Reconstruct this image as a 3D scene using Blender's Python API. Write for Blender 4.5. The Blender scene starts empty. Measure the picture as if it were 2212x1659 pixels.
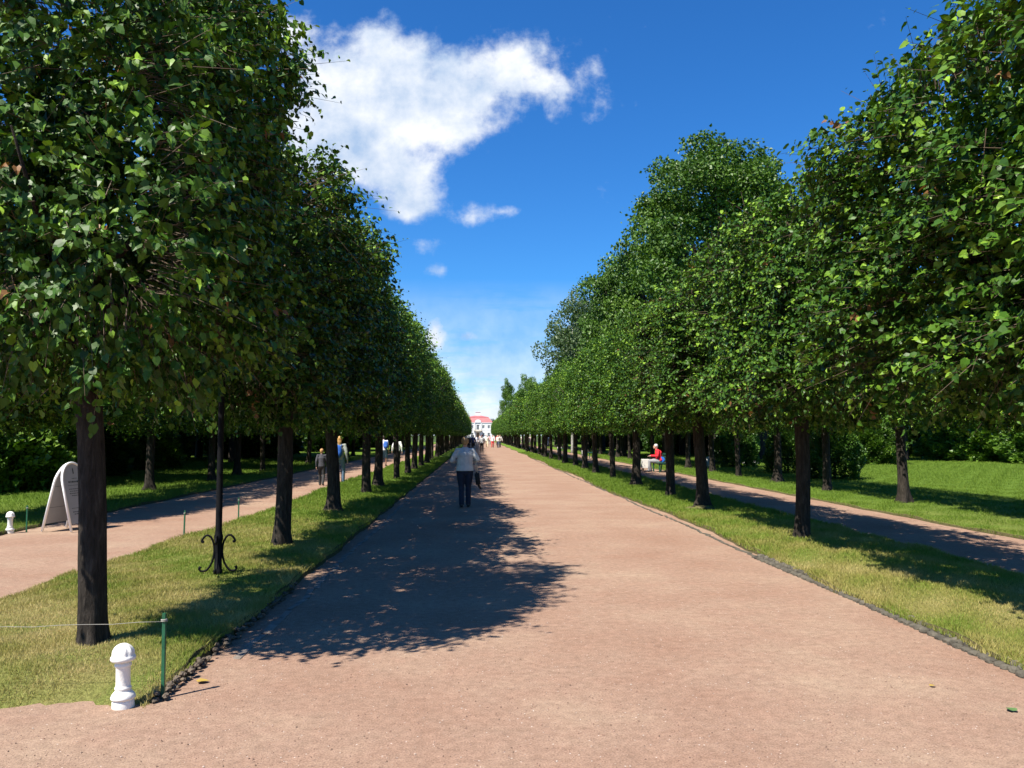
import bpy, bmesh, math, random
import numpy as np
from mathutils import Vector, Matrix
R = math.radians
random.seed(7); rng = np.random.default_rng(11)
sc = bpy.context.scene
C = sc.collection
# ---------------------------------------------------------------- camera
F = 1790.0; H = 1.7; HX, HY = 1033.0, 940.0         # focal, eye height, vanishing point (2212 px wide photo)
PITCH = math.atan((HY-829.5)/F); YAW = math.atan((1106-HX)/F)
cd = bpy.data.cameras.new('camera'); cam = bpy.data.objects.new('camera', cd); C.objects.link(cam)
cam.location = (0, 0, H); cam.rotation_euler = (math.pi/2+PITCH, 0, -YAW)
cd.sensor_width = 36; cd.lens = 36*F/2212; cd.clip_end = 5000; cd.clip_start = 0.05
sc.camera = cam
def ray(px, py):
    v = Vector(((px-1106)/F, 1, (829.5-py)/F)); v.rotate(Matrix.Rotation(PITCH, 3, 'X')); v.rotate(Matrix.Rotation(-YAW, 3, 'Z')); return v
# ---------------------------------------------------------------- light
SX, SY = 0.52, 0.46                                   # metres a shadow moves right / away per metre of height
sun_dir = Vector((-SX, -SY, 1)).normalized()          # towards the sun
EL = math.asin(sun_dir.z); AZ = math.atan2(sun_dir.x, sun_dir.y)
sl = bpy.data.lights.new('sun', 'SUN'); sl.energy = 5.0; sl.angle = R(0.53); sl.color = (1.0, 0.94, 0.84)
so = bpy.data.objects.new('sun', sl); C.objects.link(so); so.rotation_euler = sun_dir.to_track_quat('Z', 'Y').to_euler()
so.location = (0, 0, 50)
sc.view_settings.view_transform = 'Standard'; sc.view_settings.look = 'None'
sc.view_settings.exposure = 0.95; sc.view_settings.gamma = 1.0
SKY_STRENGTH = 0.05
w = bpy.data.worlds.new('World'); sc.world = w; w.use_nodes = True
def world_nodes():
    nt = w.node_tree; N = nt.nodes; L = nt.links
    N.clear()
    def mth(op, a, b=None, c=None, clamp=False):
        n = N.new('ShaderNodeMath'); n.operation = op; n.use_clamp = clamp
        for i, v in enumerate((a, b, c)):
            if v is None: continue
            if isinstance(v, (int, float)): n.inputs[i].default_value = v
            else: L.new(v, n.inputs[i])
        return n.outputs[0]
    out = N.new('ShaderNodeOutputWorld'); bg = N.new('ShaderNodeBackground'); bg.inputs[1].default_value = SKY_STRENGTH
    L.new(bg.outputs[0], out.inputs[0])
    sky = N.new('ShaderNodeTexSky'); sky.sky_type = 'NISHITA'; sky.sun_disc = False
    sky.sun_elevation = EL; sky.sun_rotation = AZ; sky.air_density = 1.0; sky.dust_density = 0.3; sky.ozone_density = 3.0; sky.altitude = 300
    hs = N.new('ShaderNodeHueSaturation'); hs.inputs['Saturation'].default_value = 1.22; hs.inputs['Value'].default_value = 1.0; hs.inputs['Hue'].default_value = 0.5
    L.new(sky.outputs[0], hs.inputs['Color'])
    tn = N.new('ShaderNodeMix'); tn.data_type = 'RGBA'; tn.blend_type = 'MULTIPLY'; tn.inputs[0].default_value = 1; tn.inputs[7].default_value = (.62, 1.27, 1.80, 1)
    L.new(hs.outputs[0], tn.inputs[6])
    tc = N.new('ShaderNodeTexCoord'); sp = N.new('ShaderNodeSeparateXYZ'); L.new(tc.outputs['Generated'], sp.inputs[0])
    ys = mth('MAXIMUM', sp.outputs[1], 0.05)
    u = mth('DIVIDE', sp.outputs[0], ys); v = mth('DIVIDE', sp.outputs[2], ys)
    cb = N.new('ShaderNodeCombineXYZ'); L.new(u, cb.inputs[0]); L.new(v, cb.inputs[1])
    def noise(scale, detail, rough, off=0, sx=1, sy=1, dist=0.0):
        mp = N.new('ShaderNodeMapping'); mp.inputs['Scale'].default_value = (sx, sy, 1); mp.inputs['Location'].default_value = (off, off*.7, off)
        L.new(cb.outputs[0], mp.inputs[0])
        n = N.new('ShaderNodeTexNoise'); n.inputs['Scale'].default_value = scale; n.inputs['Detail'].default_value = detail
        n.inputs['Roughness'].default_value = rough; n.inputs['Distortion'].default_value = dist
        L.new(mp.outputs[0], n.inputs['Vector']); return n.outputs[0]
    blobs = [ # px, py, rx, ry, weight
        (815,85,75,70,1.0),(700,150,85,75,.9),(760,200,120,95,1.1),(880,190,120,95,1.1),(1000,190,110,85,1.05),(735,285,85,80,1.0),(1095,140,75,65,.66),
        (950,280,110,50,.95),(905,400,60,55,.72),(1185,190,95,60,.52),(1270,135,80,65,.46),(1220,235,80,40,.36),(1130,90,60,40,.4),(860,385,85,55,.9),(790,335,80,60,.85),(870,455,62,34,.72),(660,310,80,90,.9),
        (1020,468,60,30,.62),(1105,455,50,15,.52),(925,528,34,16,.5),(1005,728,48,18,.72),(935,735,30,45,.9),(625,70,60,60,.95),(935,585,30,16,.42),(1150,180,60,30,.55)]
    fld = None
    for px, py, rx, ry, wt in blobs:
        d = ray(px, py); ui, vi = d.x/d.y, d.z/d.y
        a = mth('DIVIDE', mth('SUBTRACT', u, ui), rx/F); b = mth('DIVIDE', mth('SUBTRACT', v, vi), ry/F)
        r2 = mth('ADD', mth('MULTIPLY', a, a), mth('MULTIPLY', b, b))
        g = mth('MULTIPLY', mth('POWER', 2.718, mth('MULTIPLY', r2, -0.95)), wt)
        fld = g if fld is None else mth('ADD', fld, mth('MULTIPLY', g, mth('SUBTRACT', 1.0, mth('MULTIPLY', fld, 0.55), clamp=True)))
    n1 = noise(9, 10, .62, 3.1, dist=.25); n2 = noise(30, 8, .6, 1.0)
    f = mth('ADD', fld, mth('MULTIPLY', mth('SUBTRACT', n1, .5), 1.75))
    f = mth('ADD', f, mth('MULTIPLY', mth('SUBTRACT', n2, .5), 1.25))
    mr = N.new('ShaderNodeMapRange'); mr.interpolation_type = 'SMOOTHSTEP'; mr.inputs[1].default_value = .33; mr.inputs[2].default_value = 1.12
    L.new(f, mr.inputs[0])
    # streaky low cloud near the horizon
    n3 = noise(7, 8, .6, 5.0, 1.0, 5.0)
    hb = N.new('ShaderNodeMapRange'); hb.inputs[1].default_value = .19; hb.inputs[2].default_value = .02; hb.inputs[3].default_value = 0; hb.inputs[4].default_value = 1
    L.new(v, hb.inputs[0])
    lo = mth('MULTIPLY', hb.outputs[0], mth('MULTIPLY', mth('SUBTRACT', n3, .27), 4.2, clamp=True), clamp=True)
    m = mth('MAXIMUM', mr.outputs[0], mth('MULTIPLY', lo, .92))
    front = mth('GREATER_THAN', sp.outputs[1], 0.06); up = mth('GREATER_THAN', sp.outputs[2], -0.01)
    m = mth('MULTIPLY', mth('MULTIPLY', m, front), up, clamp=True)
    # cloud brightness: slightly greyer where the noise is thick and low
    n4 = noise(12, 8, .6, 8.0)
    cr = N.new('ShaderNodeValToRGB'); cr.color_ramp.elements[0].position = .33; cr.color_ramp.elements[0].color = (4.6, 6.3, 9.0, 1)
    cr.color_ramp.elements[1].position = .62; cr.color_ramp.elements[1].color = (10.6, 10.9, 11.4, 1)
    L.new(n4, cr.inputs[0])
    mx = N.new('ShaderNodeMix'); mx.data_type = 'RGBA'; L.new(m, mx.inputs[0]); L.new(tn.outputs[2], mx.inputs[6]); L.new(cr.outputs[0], mx.inputs[7])
    L.new(mx.outputs[2], bg.inputs[0])
world_nodes()
# ---------------------------------------------------------------- helpers
def tag(o, label=None, cat=None, group=None, kind=None):
    if label: o['label'] = label
    if cat: o['category'] = cat
    if group: o['group'] = group
    if kind: o['kind'] = kind
    return o
def link(name, mesh, parent=None, loc=(0,0,0), rot=(0,0,0), mat=None):
    o = bpy.data.objects.new(name, mesh); C.objects.link(o); o.location = loc; o.rotation_euler = rot
    if parent: o.parent = parent
    if mat is not None: mesh.materials.append(mat)
    return o
def empty(name, loc, label, cat, group=None, rz=0, s=1):
    o = bpy.data.objects.new(name, None); C.objects.link(o); o.location = loc; o.rotation_euler = (0,0,rz); o.scale = (s,s,s); o.empty_display_size = .2
    return tag(o, label, cat, group)
def np_mesh(name, V, Fc, attr=None, smooth=False, matidx=None):
    """V (n,3), Fc list of (k,m) int arrays"""
    me = bpy.data.meshes.new(name); me.vertices.add(len(V)); me.vertices.foreach_set('co', np.asarray(V, 'f').ravel())
    Fc = [f for f in Fc if len(f)]
    tot = sum(len(f) for f in Fc); nl = sum(f.size for f in Fc)
    me.loops.add(nl); me.polygons.add(tot)
    me.loops.foreach_set('vertex_index', np.concatenate([f.ravel() for f in Fc]).astype('i'))
    lt = np.concatenate([np.full(len(f), f.shape[1]) for f in Fc]); ls = np.concatenate([[0], np.cumsum(lt)[:-1]])
    me.polygons.foreach_set('loop_start', ls.astype('i')); me.polygons.foreach_set('loop_total', lt.astype('i'))
    if matidx is not None: me.polygons.foreach_set('material_index', matidx.astype('i'))
    me.polygons.foreach_set('use_smooth', np.full(tot, smooth))
    if attr is not None:
        a = me.attributes.new('tint', 'FLOAT', 'POINT'); a.data.foreach_set('value', np.asarray(attr, 'f'))
    me.update(calc_edges=True); me.validate()
    return me
def bm_mesh(name, bm, smooth=False):
    me = bpy.data.meshes.new(name)
    for f in bm.faces: f.smooth = smooth
    bm.normal_update(); bm.to_mesh(me); bm.free(); return me
def box(bm, c, s, rot=None, bev=0):
    g = bmesh.ops.create_cube(bm, size=1); vs = g['verts']
    bmesh.ops.scale(bm, vec=s, verts=vs)
    if bev:
        es = list({e for v in vs for e in v.link_edges}); r = bmesh.ops.bevel(bm, geom=es, offset=bev, segments=2, affect='EDGES'); vs = list({v for f in r['faces'] for v in f.verts} | {v for v in vs if v.is_valid})
    if rot is not None: bmesh.ops.rotate(bm, cent=(0,0,0), matrix=rot, verts=vs)
    bmesh.ops.translate(bm, vec=c, verts=vs)
def lathe(bm, prof, seg=28, c=(0,0,0)):
    rings = []
    for r, z in prof:
        rings.append([bm.verts.new((c[0]+r*math.cos(2*math.pi*k/seg), c[1]+r*math.sin(2*math.pi*k/seg), c[2]+z)) for k in range(seg)])
    for a, b in zip(rings, rings[1:]):
        for k in range(seg): bm.faces.new((a[k], a[(k+1)%seg], b[(k+1)%seg], b[k]))
    bm.faces.new(rings[-1]); bm.faces.new(list(reversed(rings[0])))
def tube(bm, pts, rad, seg=8, flat=1.0, caps=True, side=None):
    """swept tube; rad = float or list; flat squeezes the cross-section in the 'depth' direction"""
    pts = [Vector(p) for p in pts]; n = len(pts)
    if not isinstance(rad, (list, tuple)): rad = [rad]*n
    prev = Vector(side) if side else None; rings = []
    for i in range(n):
        t = (pts[min(i+1, n-1)]-pts[max(i-1, 0)]).normalized()
        if prev is None:
            prev = t.cross(Vector((0,0,1)))
            if prev.length < .05: prev = Vector((1,0,0))
        a = (prev - t*prev.dot(t)).normalized(); prev = a; b = t.cross(a)
        r = rad[i]; rx, ry = r if isinstance(r, tuple) else (r, r*flat)
        rings.append([bm.verts.new(pts[i]+a*rx*math.cos(2*math.pi*k/seg)+b*ry*math.sin(2*math.pi*k/seg)) for k in range(seg)])
    for A, B in zip(rings, rings[1:]):
        for k in range(seg): bm.faces.new((A[k], A[(k+1)%seg], B[(k+1)%seg], B[k]))
    if caps: bm.faces.new(rings[-1]); bm.faces.new(list(reversed(rings[0])))
def ball(bm, c, r, seg=14):
    g = bmesh.ops.create_uvsphere(bm, u_segments=seg, v_segments=max(6, seg*2//3), radius=1)
    bmesh.ops.scale(bm, vec=(r if hasattr(r, '__len__') else (r,r,r)), verts=g['verts']); bmesh.ops.translate(bm, vec=c, verts=g['verts'])
# ---------------------------------------------------------------- materials
class NT:
    def __init__(s, name):
        s.m = bpy.data.materials.new(name); s.m.use_nodes = True; s.nt = s.m.node_tree; s.N = s.nt.nodes; s.L = s.nt.links
        s.b = s.N['Principled BSDF']; s.out = s.N['Material Output']
        s.tc = s.N.new('ShaderNodeTexCoord')
    def noise(s, scale, detail=4, rough=.5, vec=None, dist=0):
        n = s.N.new('ShaderNodeTexNoise'); n.inputs['Scale'].default_value = scale; n.inputs['Detail'].default_value = detail; n.inputs['Roughness'].default_value = rough
        n.inputs['Distortion'].default_value = dist
        s.L.new(vec or s.pos(), n.inputs['Vector']); return n.outputs[0]
    def pos(s):
        if not hasattr(s, 'g'): s.g = s.N.new('ShaderNodeNewGeometry')
        return s.g.outputs['Position']
    def ramp(s, fac, els):
        n = s.N.new('ShaderNodeValToRGB'); e = n.color_ramp.elements
        while len(e) < len(els): e.new(.5)
        for k, (p, c) in enumerate(els): e[k].position = p; e[k].color = (*c, 1) if len(c) == 3 else c
        s.L.new(fac, n.inputs[0]); return n.outputs[0]
    def mix(s, fac, a, b, mode='MIX'):
        n = s.N.new('ShaderNodeMix'); n.data_type = 'RGBA'; n.blend_type = mode
        for i, v in ((0, fac), (6, a), (7, b)):
            if isinstance(v, (int, float)): n.inputs[i].default_value = v
            elif isinstance(v, tuple): n.inputs[i].default_value = (*v, 1)
            else: s.L.new(v, n.inputs[i])
        return n.outputs[2]
    def math(s, op, a, b):
        n = s.N.new('ShaderNodeMath'); n.operation = op
        for i, v in enumerate((a, b)):
            if isinstance(v, (int, float)): n.inputs[i].default_value = v
            else: s.L.new(v, n.inputs[i])
        return n.outputs[0]
    def bump(s, h, st=.3, d=.01):
        n = s.N.new('ShaderNodeBump'); n.inputs['Strength'].default_value = st; n.inputs['Distance'].default_value = d
        s.L.new(h, n.inputs['Height']); s.L.new(n.outputs[0], s.b.inputs['Normal']); return n
    def col(s, c):
        if isinstance(c, tuple): s.b.inputs['Base Color'].default_value = (*c, 1)
        else: s.L.new(c, s.b.inputs['Base Color'])
    def rough(s, r, spec=.5): s.b.inputs['Roughness'].default_value = r; s.b.inputs['Specular IOR Level'].default_value = spec
def simple(name, c, rough=.6, var=.15, scale=8, bump=.15, bd=.004, metal=0, spec=.5):
    t = NT(name); n = t.noise(scale, 5, .6, t.tc.outputs['Object'])
    c2 = tuple(max(0, x*(1-var)) for x in c); c1 = tuple(min(1, x*(1+var)) for x in c)
    t.col(t.ramp(n, [(.3, c2), (.7, c1)])); t.rough(rough, spec); t.b.inputs['Metallic'].default_value = metal
    if bump: t.bump(t.noise(scale*6, 3, .5, t.tc.outputs['Object']), bump, bd)
    return t.m
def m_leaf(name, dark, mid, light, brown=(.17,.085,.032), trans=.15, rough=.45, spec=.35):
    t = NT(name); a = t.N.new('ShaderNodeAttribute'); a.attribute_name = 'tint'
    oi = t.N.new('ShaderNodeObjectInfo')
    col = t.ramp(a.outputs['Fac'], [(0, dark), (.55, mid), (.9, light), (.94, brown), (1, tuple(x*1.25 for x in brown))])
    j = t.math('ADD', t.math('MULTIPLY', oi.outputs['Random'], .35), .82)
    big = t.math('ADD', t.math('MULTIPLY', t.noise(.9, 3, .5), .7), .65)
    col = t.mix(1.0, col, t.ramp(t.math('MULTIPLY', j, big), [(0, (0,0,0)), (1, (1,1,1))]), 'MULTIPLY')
    t.col(col); t.rough(rough, spec)
    tr = t.N.new('ShaderNodeBsdfTranslucent'); t.L.new(t.mix(1.0, col, (1.5, 1.7, .5), 'MULTIPLY'), tr.inputs[0])
    ms = t.N.new('ShaderNodeMixShader'); ms.inputs[0].default_value = trans
    t.L.new(t.b.outputs[0], ms.inputs[1]); t.L.new(tr.outputs[0], ms.inputs[2]); t.L.new(ms.outputs[0], t.out.inputs[0])
    return t.m
def m_bark():
    t = NT('bark'); mp = t.N.new('ShaderNodeMapping'); mp.inputs['Scale'].default_value = (1,1,.22); t.L.new(t.tc.outputs['Object'], mp.inputs[0])
    n = t.noise(28, 8, .65, mp.outputs[0], .4); n2 = t.noise(3, 4, .6, t.tc.outputs['Object'])
    c = t.ramp(n, [(.3, (.012,.010,.008)), (.55, (.038,.031,.025)), (.75, (.08,.068,.055))])
    c = t.mix(t.ramp(n2, [(.62, (0,0,0)), (.72, (.5,.5,.5))]), c, (.085,.09,.07))
    t.col(c); t.rough(.9, .15); t.bump(n, .9, .03); return t.m
def m_gravel():
    t = NT('gravel'); p = t.pos()
    big = t.noise(.55, 7, .65, p); mid = t.noise(3.2, 6, .6, p); fine = t.noise(85, 4, .75, p); vf = t.noise(260, 2, .6, p)
    c = t.ramp(big, [(.3, (.275,.162,.112)), (.5, (.315,.203,.145)), (.70, (.365,.262,.185))])
    c = t.mix(t.ramp(mid, [(.35, (0,0,0)), (.7, (.35,.35,.35))]), c, (.26,.185,.135))
    c = t.mix(1.0, c, t.ramp(fine, [(.30, (.58,.56,.56)), (.5, (1,1,1)), (.70, (1.36,1.35,1.34))]), 'MULTIPLY')
    v = t.N.new('ShaderNodeTexVoronoi'); v.inputs['Scale'].default_value = 38; t.L.new(p, v.inputs['Vector'])
    wn = t.N.new('ShaderNodeTexWhiteNoise'); t.L.new(v.outputs['Position'], wn.inputs[0])
    peb = t.math('MULTIPLY', t.math('LESS_THAN', v.outputs['Distance'], .17), t.math('GREATER_THAN', wn.outputs[0], .93))
    c = t.mix(t.math('MULTIPLY', peb, .75), c, (.68,.60,.54))
    v2 = t.N.new('ShaderNodeTexVoronoi'); v2.inputs['Scale'].default_value = 55; t.L.new(p, v2.inputs['Vector'])
    wn2 = t.N.new('ShaderNodeTexWhiteNoise'); t.L.new(v2.outputs['Position'], wn2.inputs[0])
    pd = t.math('MULTIPLY', t.math('LESS_THAN', v2.outputs['Distance'], .3), t.math('GREATER_THAN', wn2.outputs[0], .86))
    c = t.mix(t.math('MULTIPLY', pd, .6), c, (.2,.14,.115))
    c = t.mix(1.0, c, t.ramp(t.noise(14, 5, .7, p), [(.3, (.80,.79,.78)), (.7, (1.18,1.18,1.18))]), 'MULTIPLY')
    t.col(c); t.rough(.95, .1)
    h = t.math('ADD', t.math('MULTIPLY', fine, .7), t.math('MULTIPLY', vf, .35)); h = t.math('ADD', h, t.math('MULTIPLY', t.noise(7, 5, .6, p), .9)); t.bump(h, .75, .012); return t.m
def m_lawn():
    t = NT('turf'); p = t.pos()
    big = t.noise(.8, 5, .6, p); fine = t.noise(45, 4, .7, p)
    g = t.N.new('ShaderNodeSeparateXYZ'); t.L.new(p, g.inputs[0])
    dry = t.N.new('ShaderNodeMapRange'); dry.inputs[1].default_value = 22; dry.inputs[2].default_value = 7; t.L.new(g.outputs[1], dry.inputs[0])
    grn = t.ramp(fine, [(.3, (.06,.11,.014)), (.7, (.16,.25,.03))]); ylw = t.ramp(fine, [(.3, (.15,.13,.04)), (.7, (.36,.31,.12))])
    f = t.math('MULTIPLY', dry.outputs[0], t.ramp(big, [(.35, (.25,.25,.25)), (.6, (.95,.95,.95))]))
    c = t.mix(f, grn, ylw)
    gn = t.N.new('ShaderNodeSeparateXYZ'); t.L.new(t.g.outputs['True Normal'], gn.inputs[0])
    steep = t.N.new('ShaderNodeMapRange'); steep.inputs[1].default_value = .93; steep.inputs[2].default_value = .7; t.L.new(gn.outputs[2], steep.inputs[0])
    c = t.mix(steep.outputs[0], c, t.ramp(fine, [(.3, (.05,.045,.02)), (.7, (.15,.13,.06))]))
    t.col(c); t.rough(.95, .1); t.bump(fine, .9, .04); return t.m
def m_blade():
    t = NT('grass_blades'); a = t.N.new('ShaderNodeAttribute'); a.attribute_name = 'tint'
    c = t.ramp(a.outputs['Fac'], [(0, (.07,.125,.014)), (.35, (.165,.255,.026)), (.65, (.33,.30,.08)), (1, (.52,.42,.18))])
    t.col(c); t.rough(.6, .25)
    tr = t.N.new('ShaderNodeBsdfTranslucent'); t.L.new(c, tr.inputs[0]); ms = t.N.new('ShaderNodeMixShader'); ms.inputs[0].default_value = .3
    t.L.new(t.b.outputs[0], ms.inputs[1]); t.L.new(tr.outputs[0], ms.inputs[2]); t.L.new(ms.outputs[0], t.out.inputs[0]); return t.m
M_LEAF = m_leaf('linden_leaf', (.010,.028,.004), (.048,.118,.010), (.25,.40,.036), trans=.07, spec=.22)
M_OAK = m_leaf('oak_leaf', (.03,.075,.010), (.09,.18,.018), (.18,.28,.035), trans=.12)
M_BIRCH = m_leaf('birch_leaf', (.06,.10,.045), (.11,.17,.07), (.17,.24,.10), trans=.3)
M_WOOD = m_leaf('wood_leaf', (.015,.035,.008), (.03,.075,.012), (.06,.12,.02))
M_YEW = m_leaf('yew_leaf', (.02,.05,.012), (.05,.12,.015), (.11,.20,.025), trans=.12)
M_SHRUB = m_leaf('shrub_leaf', (.03,.07,.010), (.08,.16,.018), (.16,.26,.03), trans=.15)
M_BARK = m_bark(); M_GRAVEL = m_gravel(); M_LAWN = m_lawn(); M_BLADE = m_blade()
M_TWIG = simple('twig', (.09,.06,.035), .8)
M_WHITE = simple('white_paint', (.80,.77,.70), .55, .06, 14, .35, .004)
M_GREEN = simple('green_paint', (.015,.10,.045), .4, .3, 20, .2)
M_IRON = simple('black_iron', (.004,.004,.005), .65, .3, 20, .2, spec=.15)
M_ROPE = simple('rope', (.30,.29,.25), .8)
M_STONE = simple('kerb_stone', (.20,.165,.135), .9, .45, 9, .8, .01)
M_STONE2 = simple('dark_edging_stone', (.085,.075,.055), .95, .6, 7, .9, .012)
M_ROCK = simple('grey_rock', (.30,.30,.28), .9, .3, 5, .8, .02)
M_SKIN = simple('skin', (.55,.33,.24), .5, .06, 5, 0)
# ---------------------------------------------------------------- leaves
LEAF_HI = (np.array([(.06,0,0),(.5,0,-.02),(1.0,0,-.16),(-.08,.27,.06),(.32,.47,.10),(.74,.26,.02),(-.08,-.27,.06),(.32,-.47,.10),(.74,-.26,.02)]),
           np.array([(0,1,4,3),(1,2,5,4),(0,6,7,1),(1,7,8,2)]))
LEAF_LO = (np.array([(0,0,0),(1.0,0,-.1),(.38,.45,.12),(.38,-.45,.12)]), np.array([(0,1,2),(0,3,1)]))
def unit(a): return a/np.maximum(np.linalg.norm(a, axis=1, keepdims=True), 1e-6)
def leaves(P, D, Nn, S, tint, tmpl):
    T, Fa = tmpl; n = len(P); k = len(T)
    D = unit(D); W = unit(np.cross(Nn, D)); Nn = np.cross(D, W)
    curl = rng.uniform(.3, 2.6, n)[:, None, None]
    V = P[:, None, :] + S[:, None, None]*(T[None, :, 0, None]*D[:, None, :] + T[None, :, 1, None]*W[:, None, :] + T[None, :, 2, None]*curl*Nn[:, None, :])
    Fc = (np.arange(n)[:, None, None]*k + Fa[None]).reshape(-1, Fa.shape[1])
    return V.reshape(-1, 3), Fc, np.repeat(tint, k)
def lump(P, seed, amp, ):
    r = np.random.default_rng(seed); out = np.zeros(len(P))
    for k in range(7):
        d = r.normal(size=3); d /= np.linalg.norm(d); f = r.uniform(1.2, 4.2); out += np.sin(P@d*f + r.uniform(0, 6.28))
    return out*amp/2.6
def make_crown(name, seed, half, zc, ntw, per, size, tmpl, brown=.012, sprig=.35, twigs=False):
    """clipped linden crown: leafy shoots bristling from a rounded box"""
    global rng
    rng = np.random.default_rng(seed)
    a, b, c = half
    n = ntw
    A = np.array([b*c, b*c, a*c, a*c, a*b, a*b*.8]); face = rng.choice(6, n, p=A/A.sum())
    q = rng.uniform(-1, 1, (n, 3)); ax = face//2; sg = np.where(face % 2 == 0, 1., -1.); 
    sg = np.where(ax == 2, np.where(face == 4, 1., -1.), sg)
    q[np.arange(n), ax] = sg
    pw = 6.0; q /= ((np.abs(q)**pw).sum(1)**(1/pw))[:, None]
    nrm = unit(np.sign(q)*np.abs(q)**(pw-1)/np.array([a, b, c]))
    depth = np.where(rng.random(n) < .6, rng.uniform(.84, 1.02, n), rng.uniform(.35, .9, n))
    P = q*np.array([a, b, c])
    P = P*(depth[:, None]) + nrm*lump(P, seed+5, .13)[:, None]
    # holes: drop shoots in pockets so dark gaps appear
    hole = lump(P*2.3, seed+9, 1.0); keep = ~((hole > .38) & (depth > .72)); P, nrm, depth = P[keep], nrm[keep], depth[keep]; n = len(P)
    tdir = unit(nrm*.9 + np.array([0, 0, .25]) + rng.normal(size=(n, 3))*.5)
    top = nrm[:, 2] > .6
    tdir[top] = unit(tdir[top]*.6 + np.array([0, 0, .9])+rng.normal(size=(top.sum(), 3))*.25)
    ln = rng.uniform(.16, .5, n); ln[top] *= rng.uniform(.7, 1.6, top.sum()); ln *= np.where(rng.random(n) < np.where(top | (P[:, 2] > .45*c), .14, .05), 1.9, 1.0)
    low = P[:, 2] < -.75*c; ln[low] *= .7
    isb = rng.random(n) < brown*np.where(P[:, 2] < -.5*c, 3.2, 1.0)
    tw = rng.uniform(0, 1, n); twr = rng.normal(size=(n, 3))*.42
    LP, LD, LN, LS, LT = [], [], [], [], []
    sagv = np.array([0, 0, -1.])
    for k in range(per):
        t = (k+.6)/per; p = P + tdir*(ln*t)[:, None] + sagv*(ln*t*t*.30)[:, None]
        sd = unit(np.cross(tdir, np.array([.3, .2, 1.]))+rng.normal(size=(n, 3))*.25)*(1 if k % 2 else -1)
        d = unit(sd*.75 + tdir*.5 + np.array([0, 0, -.55]) + rng.normal(size=(n, 3))*.28)
        nn = unit(nrm*.45 + np.array([0, 0, .5]) + twr + rng.normal(size=(n, 3))*.3)
        LP.append(p + d*.02); LD.append(d); LN.append(nn)
        LS.append(size*rng.uniform(.45, 1.3, n)*(1-.3*max(0, t-.7)/.3))
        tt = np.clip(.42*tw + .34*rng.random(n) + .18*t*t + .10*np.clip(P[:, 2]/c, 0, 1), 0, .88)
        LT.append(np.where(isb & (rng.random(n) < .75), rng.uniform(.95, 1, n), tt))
    V, Fc, T = leaves(np.concatenate(LP), np.concatenate(LD), np.concatenate(LN), np.concatenate(LS), np.concatenate(LT), tmpl)
    faces = [Fc]; mi = [np.zeros(len(Fc))]
    if twigs:
        s = np.where((depth > .8))[0]; m = len(s); e = P[s] + tdir[s]*ln[s][:, None] + sagv*(ln[s]*.3)[:, None]; st = P[s]-nrm[s]*.25
        o1 = unit(np.cross(tdir[s], rng.normal(size=(m, 3)))); o2 = np.cross(tdir[s], o1); r = .003
        tv = np.stack([st+o1*r*1.6, st-o1*r*.8+o2*r*1.4, st-o1*r*.8-o2*r*1.4, e+o1*r*.5, e-o1*r*.3+o2*r*.4, e-o1*r*.3-o2*r*.4], 1).reshape(-1, 3)
        b0 = len(V)+np.arange(m)[:, None, None]*6; tf = (b0+np.array([(0,1,4,3),(1,2,5,4),(2,0,3,5)])[None]).reshape(-1, 4)
        V = np.concatenate([V, tv]); T = np.concatenate([T, np.full(len(tv), .5)])
        if tmpl[1].shape[1] == 4: faces = [np.concatenate([Fc, tf])]
        else: faces = [Fc, tf]
        mi.append(np.ones(len(tf)))
    V = V + np.array([0, 0, zc])
    me = np_mesh(name, V, faces, T, matidx=np.concatenate(mi)); me.materials.append(M_LEAF); me.materials.append(M_TWIG); return me
def make_trunk(name, seed, h=2.6, r=.13, lean=(0,0), limbs=8, limb_len=1.35, flare=1.9, seg=20, limb_top=4.4):
    r_ = random.Random(seed); bm = bmesh.new(); rings = []
    zs = [-.12, 0, .05, .12, .22, .4, .7, 1.1, 1.6, 2.1, h]; zs = [z for z in zs if z <= h]; 
    if h > 3: zs += [h]
    lob = [(r_.uniform(0, 6.28), r_.choice((3, 5))) for _ in range(2)]
    for z in zs:
        k = math.exp(-max(z, 0)*5.5); rr = r*(1 + (flare-1)*k)*(1-.07*z/2)
        ring = []
        for j in range(seg):
            a = 2*math.pi*j/seg; m = 1 + k*.30*math.cos(3*a+lob[0][0]) + k*.2*math.cos(5*a+lob[1][0]) + .05*math.sin(2*a+z*1.3+seed) + .035*r_.uniform(-1, 1)
            ring.append(bm.verts.new((lean[0]*z+rr*m*math.cos(a)+.02*math.sin(z*2+seed), lean[1]*z+rr*m*math.sin(a), z)))
        rings.append(ring)
    for A, B in zip(rings, rings[1:]):
        for j in range(seg): bm.faces.new((A[j], A[(j+1)%seg], B[(j+1)%seg], B[j]))
    bm.faces.new(rings[-1])
    tp = Vector((lean[0]*h, lean[1]*h, h-.05))
    tube(bm, [tp+Vector((0,0,-.2)), tp+Vector((.02,.03,.8)), tp+Vector((-.03,0,limb_top-h))], [r*.8, r*.55, r*.18], 8)
    for i in range(limbs):
        a = 2*math.pi*i/limbs+r_.uniform(-.3, .3); z0 = h-.3+r_.uniform(0, (limb_top-h)*.55); L = limb_len*r_.uniform(.7, 1.1)*(1.2 if abs(math.sin(a)) > .6 else .7)
        s = Vector((tp.x, tp.y, z0)); d = Vector((math.cos(a), math.sin(a), 0))
        tube(bm, [s, s+d*L*.35+Vector((0,0,.16*L)), s+d*L*.7+Vector((0,0,.38*L)), s+d*L+Vector((0,0,.7*L))], [r*.5, r*.34, r*.2, r*.07], 6)
    me = bm_mesh(name, bm, True); me.materials.append(M_BARK); return me
HALF = (1.12, 2.35, 1.98)
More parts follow.
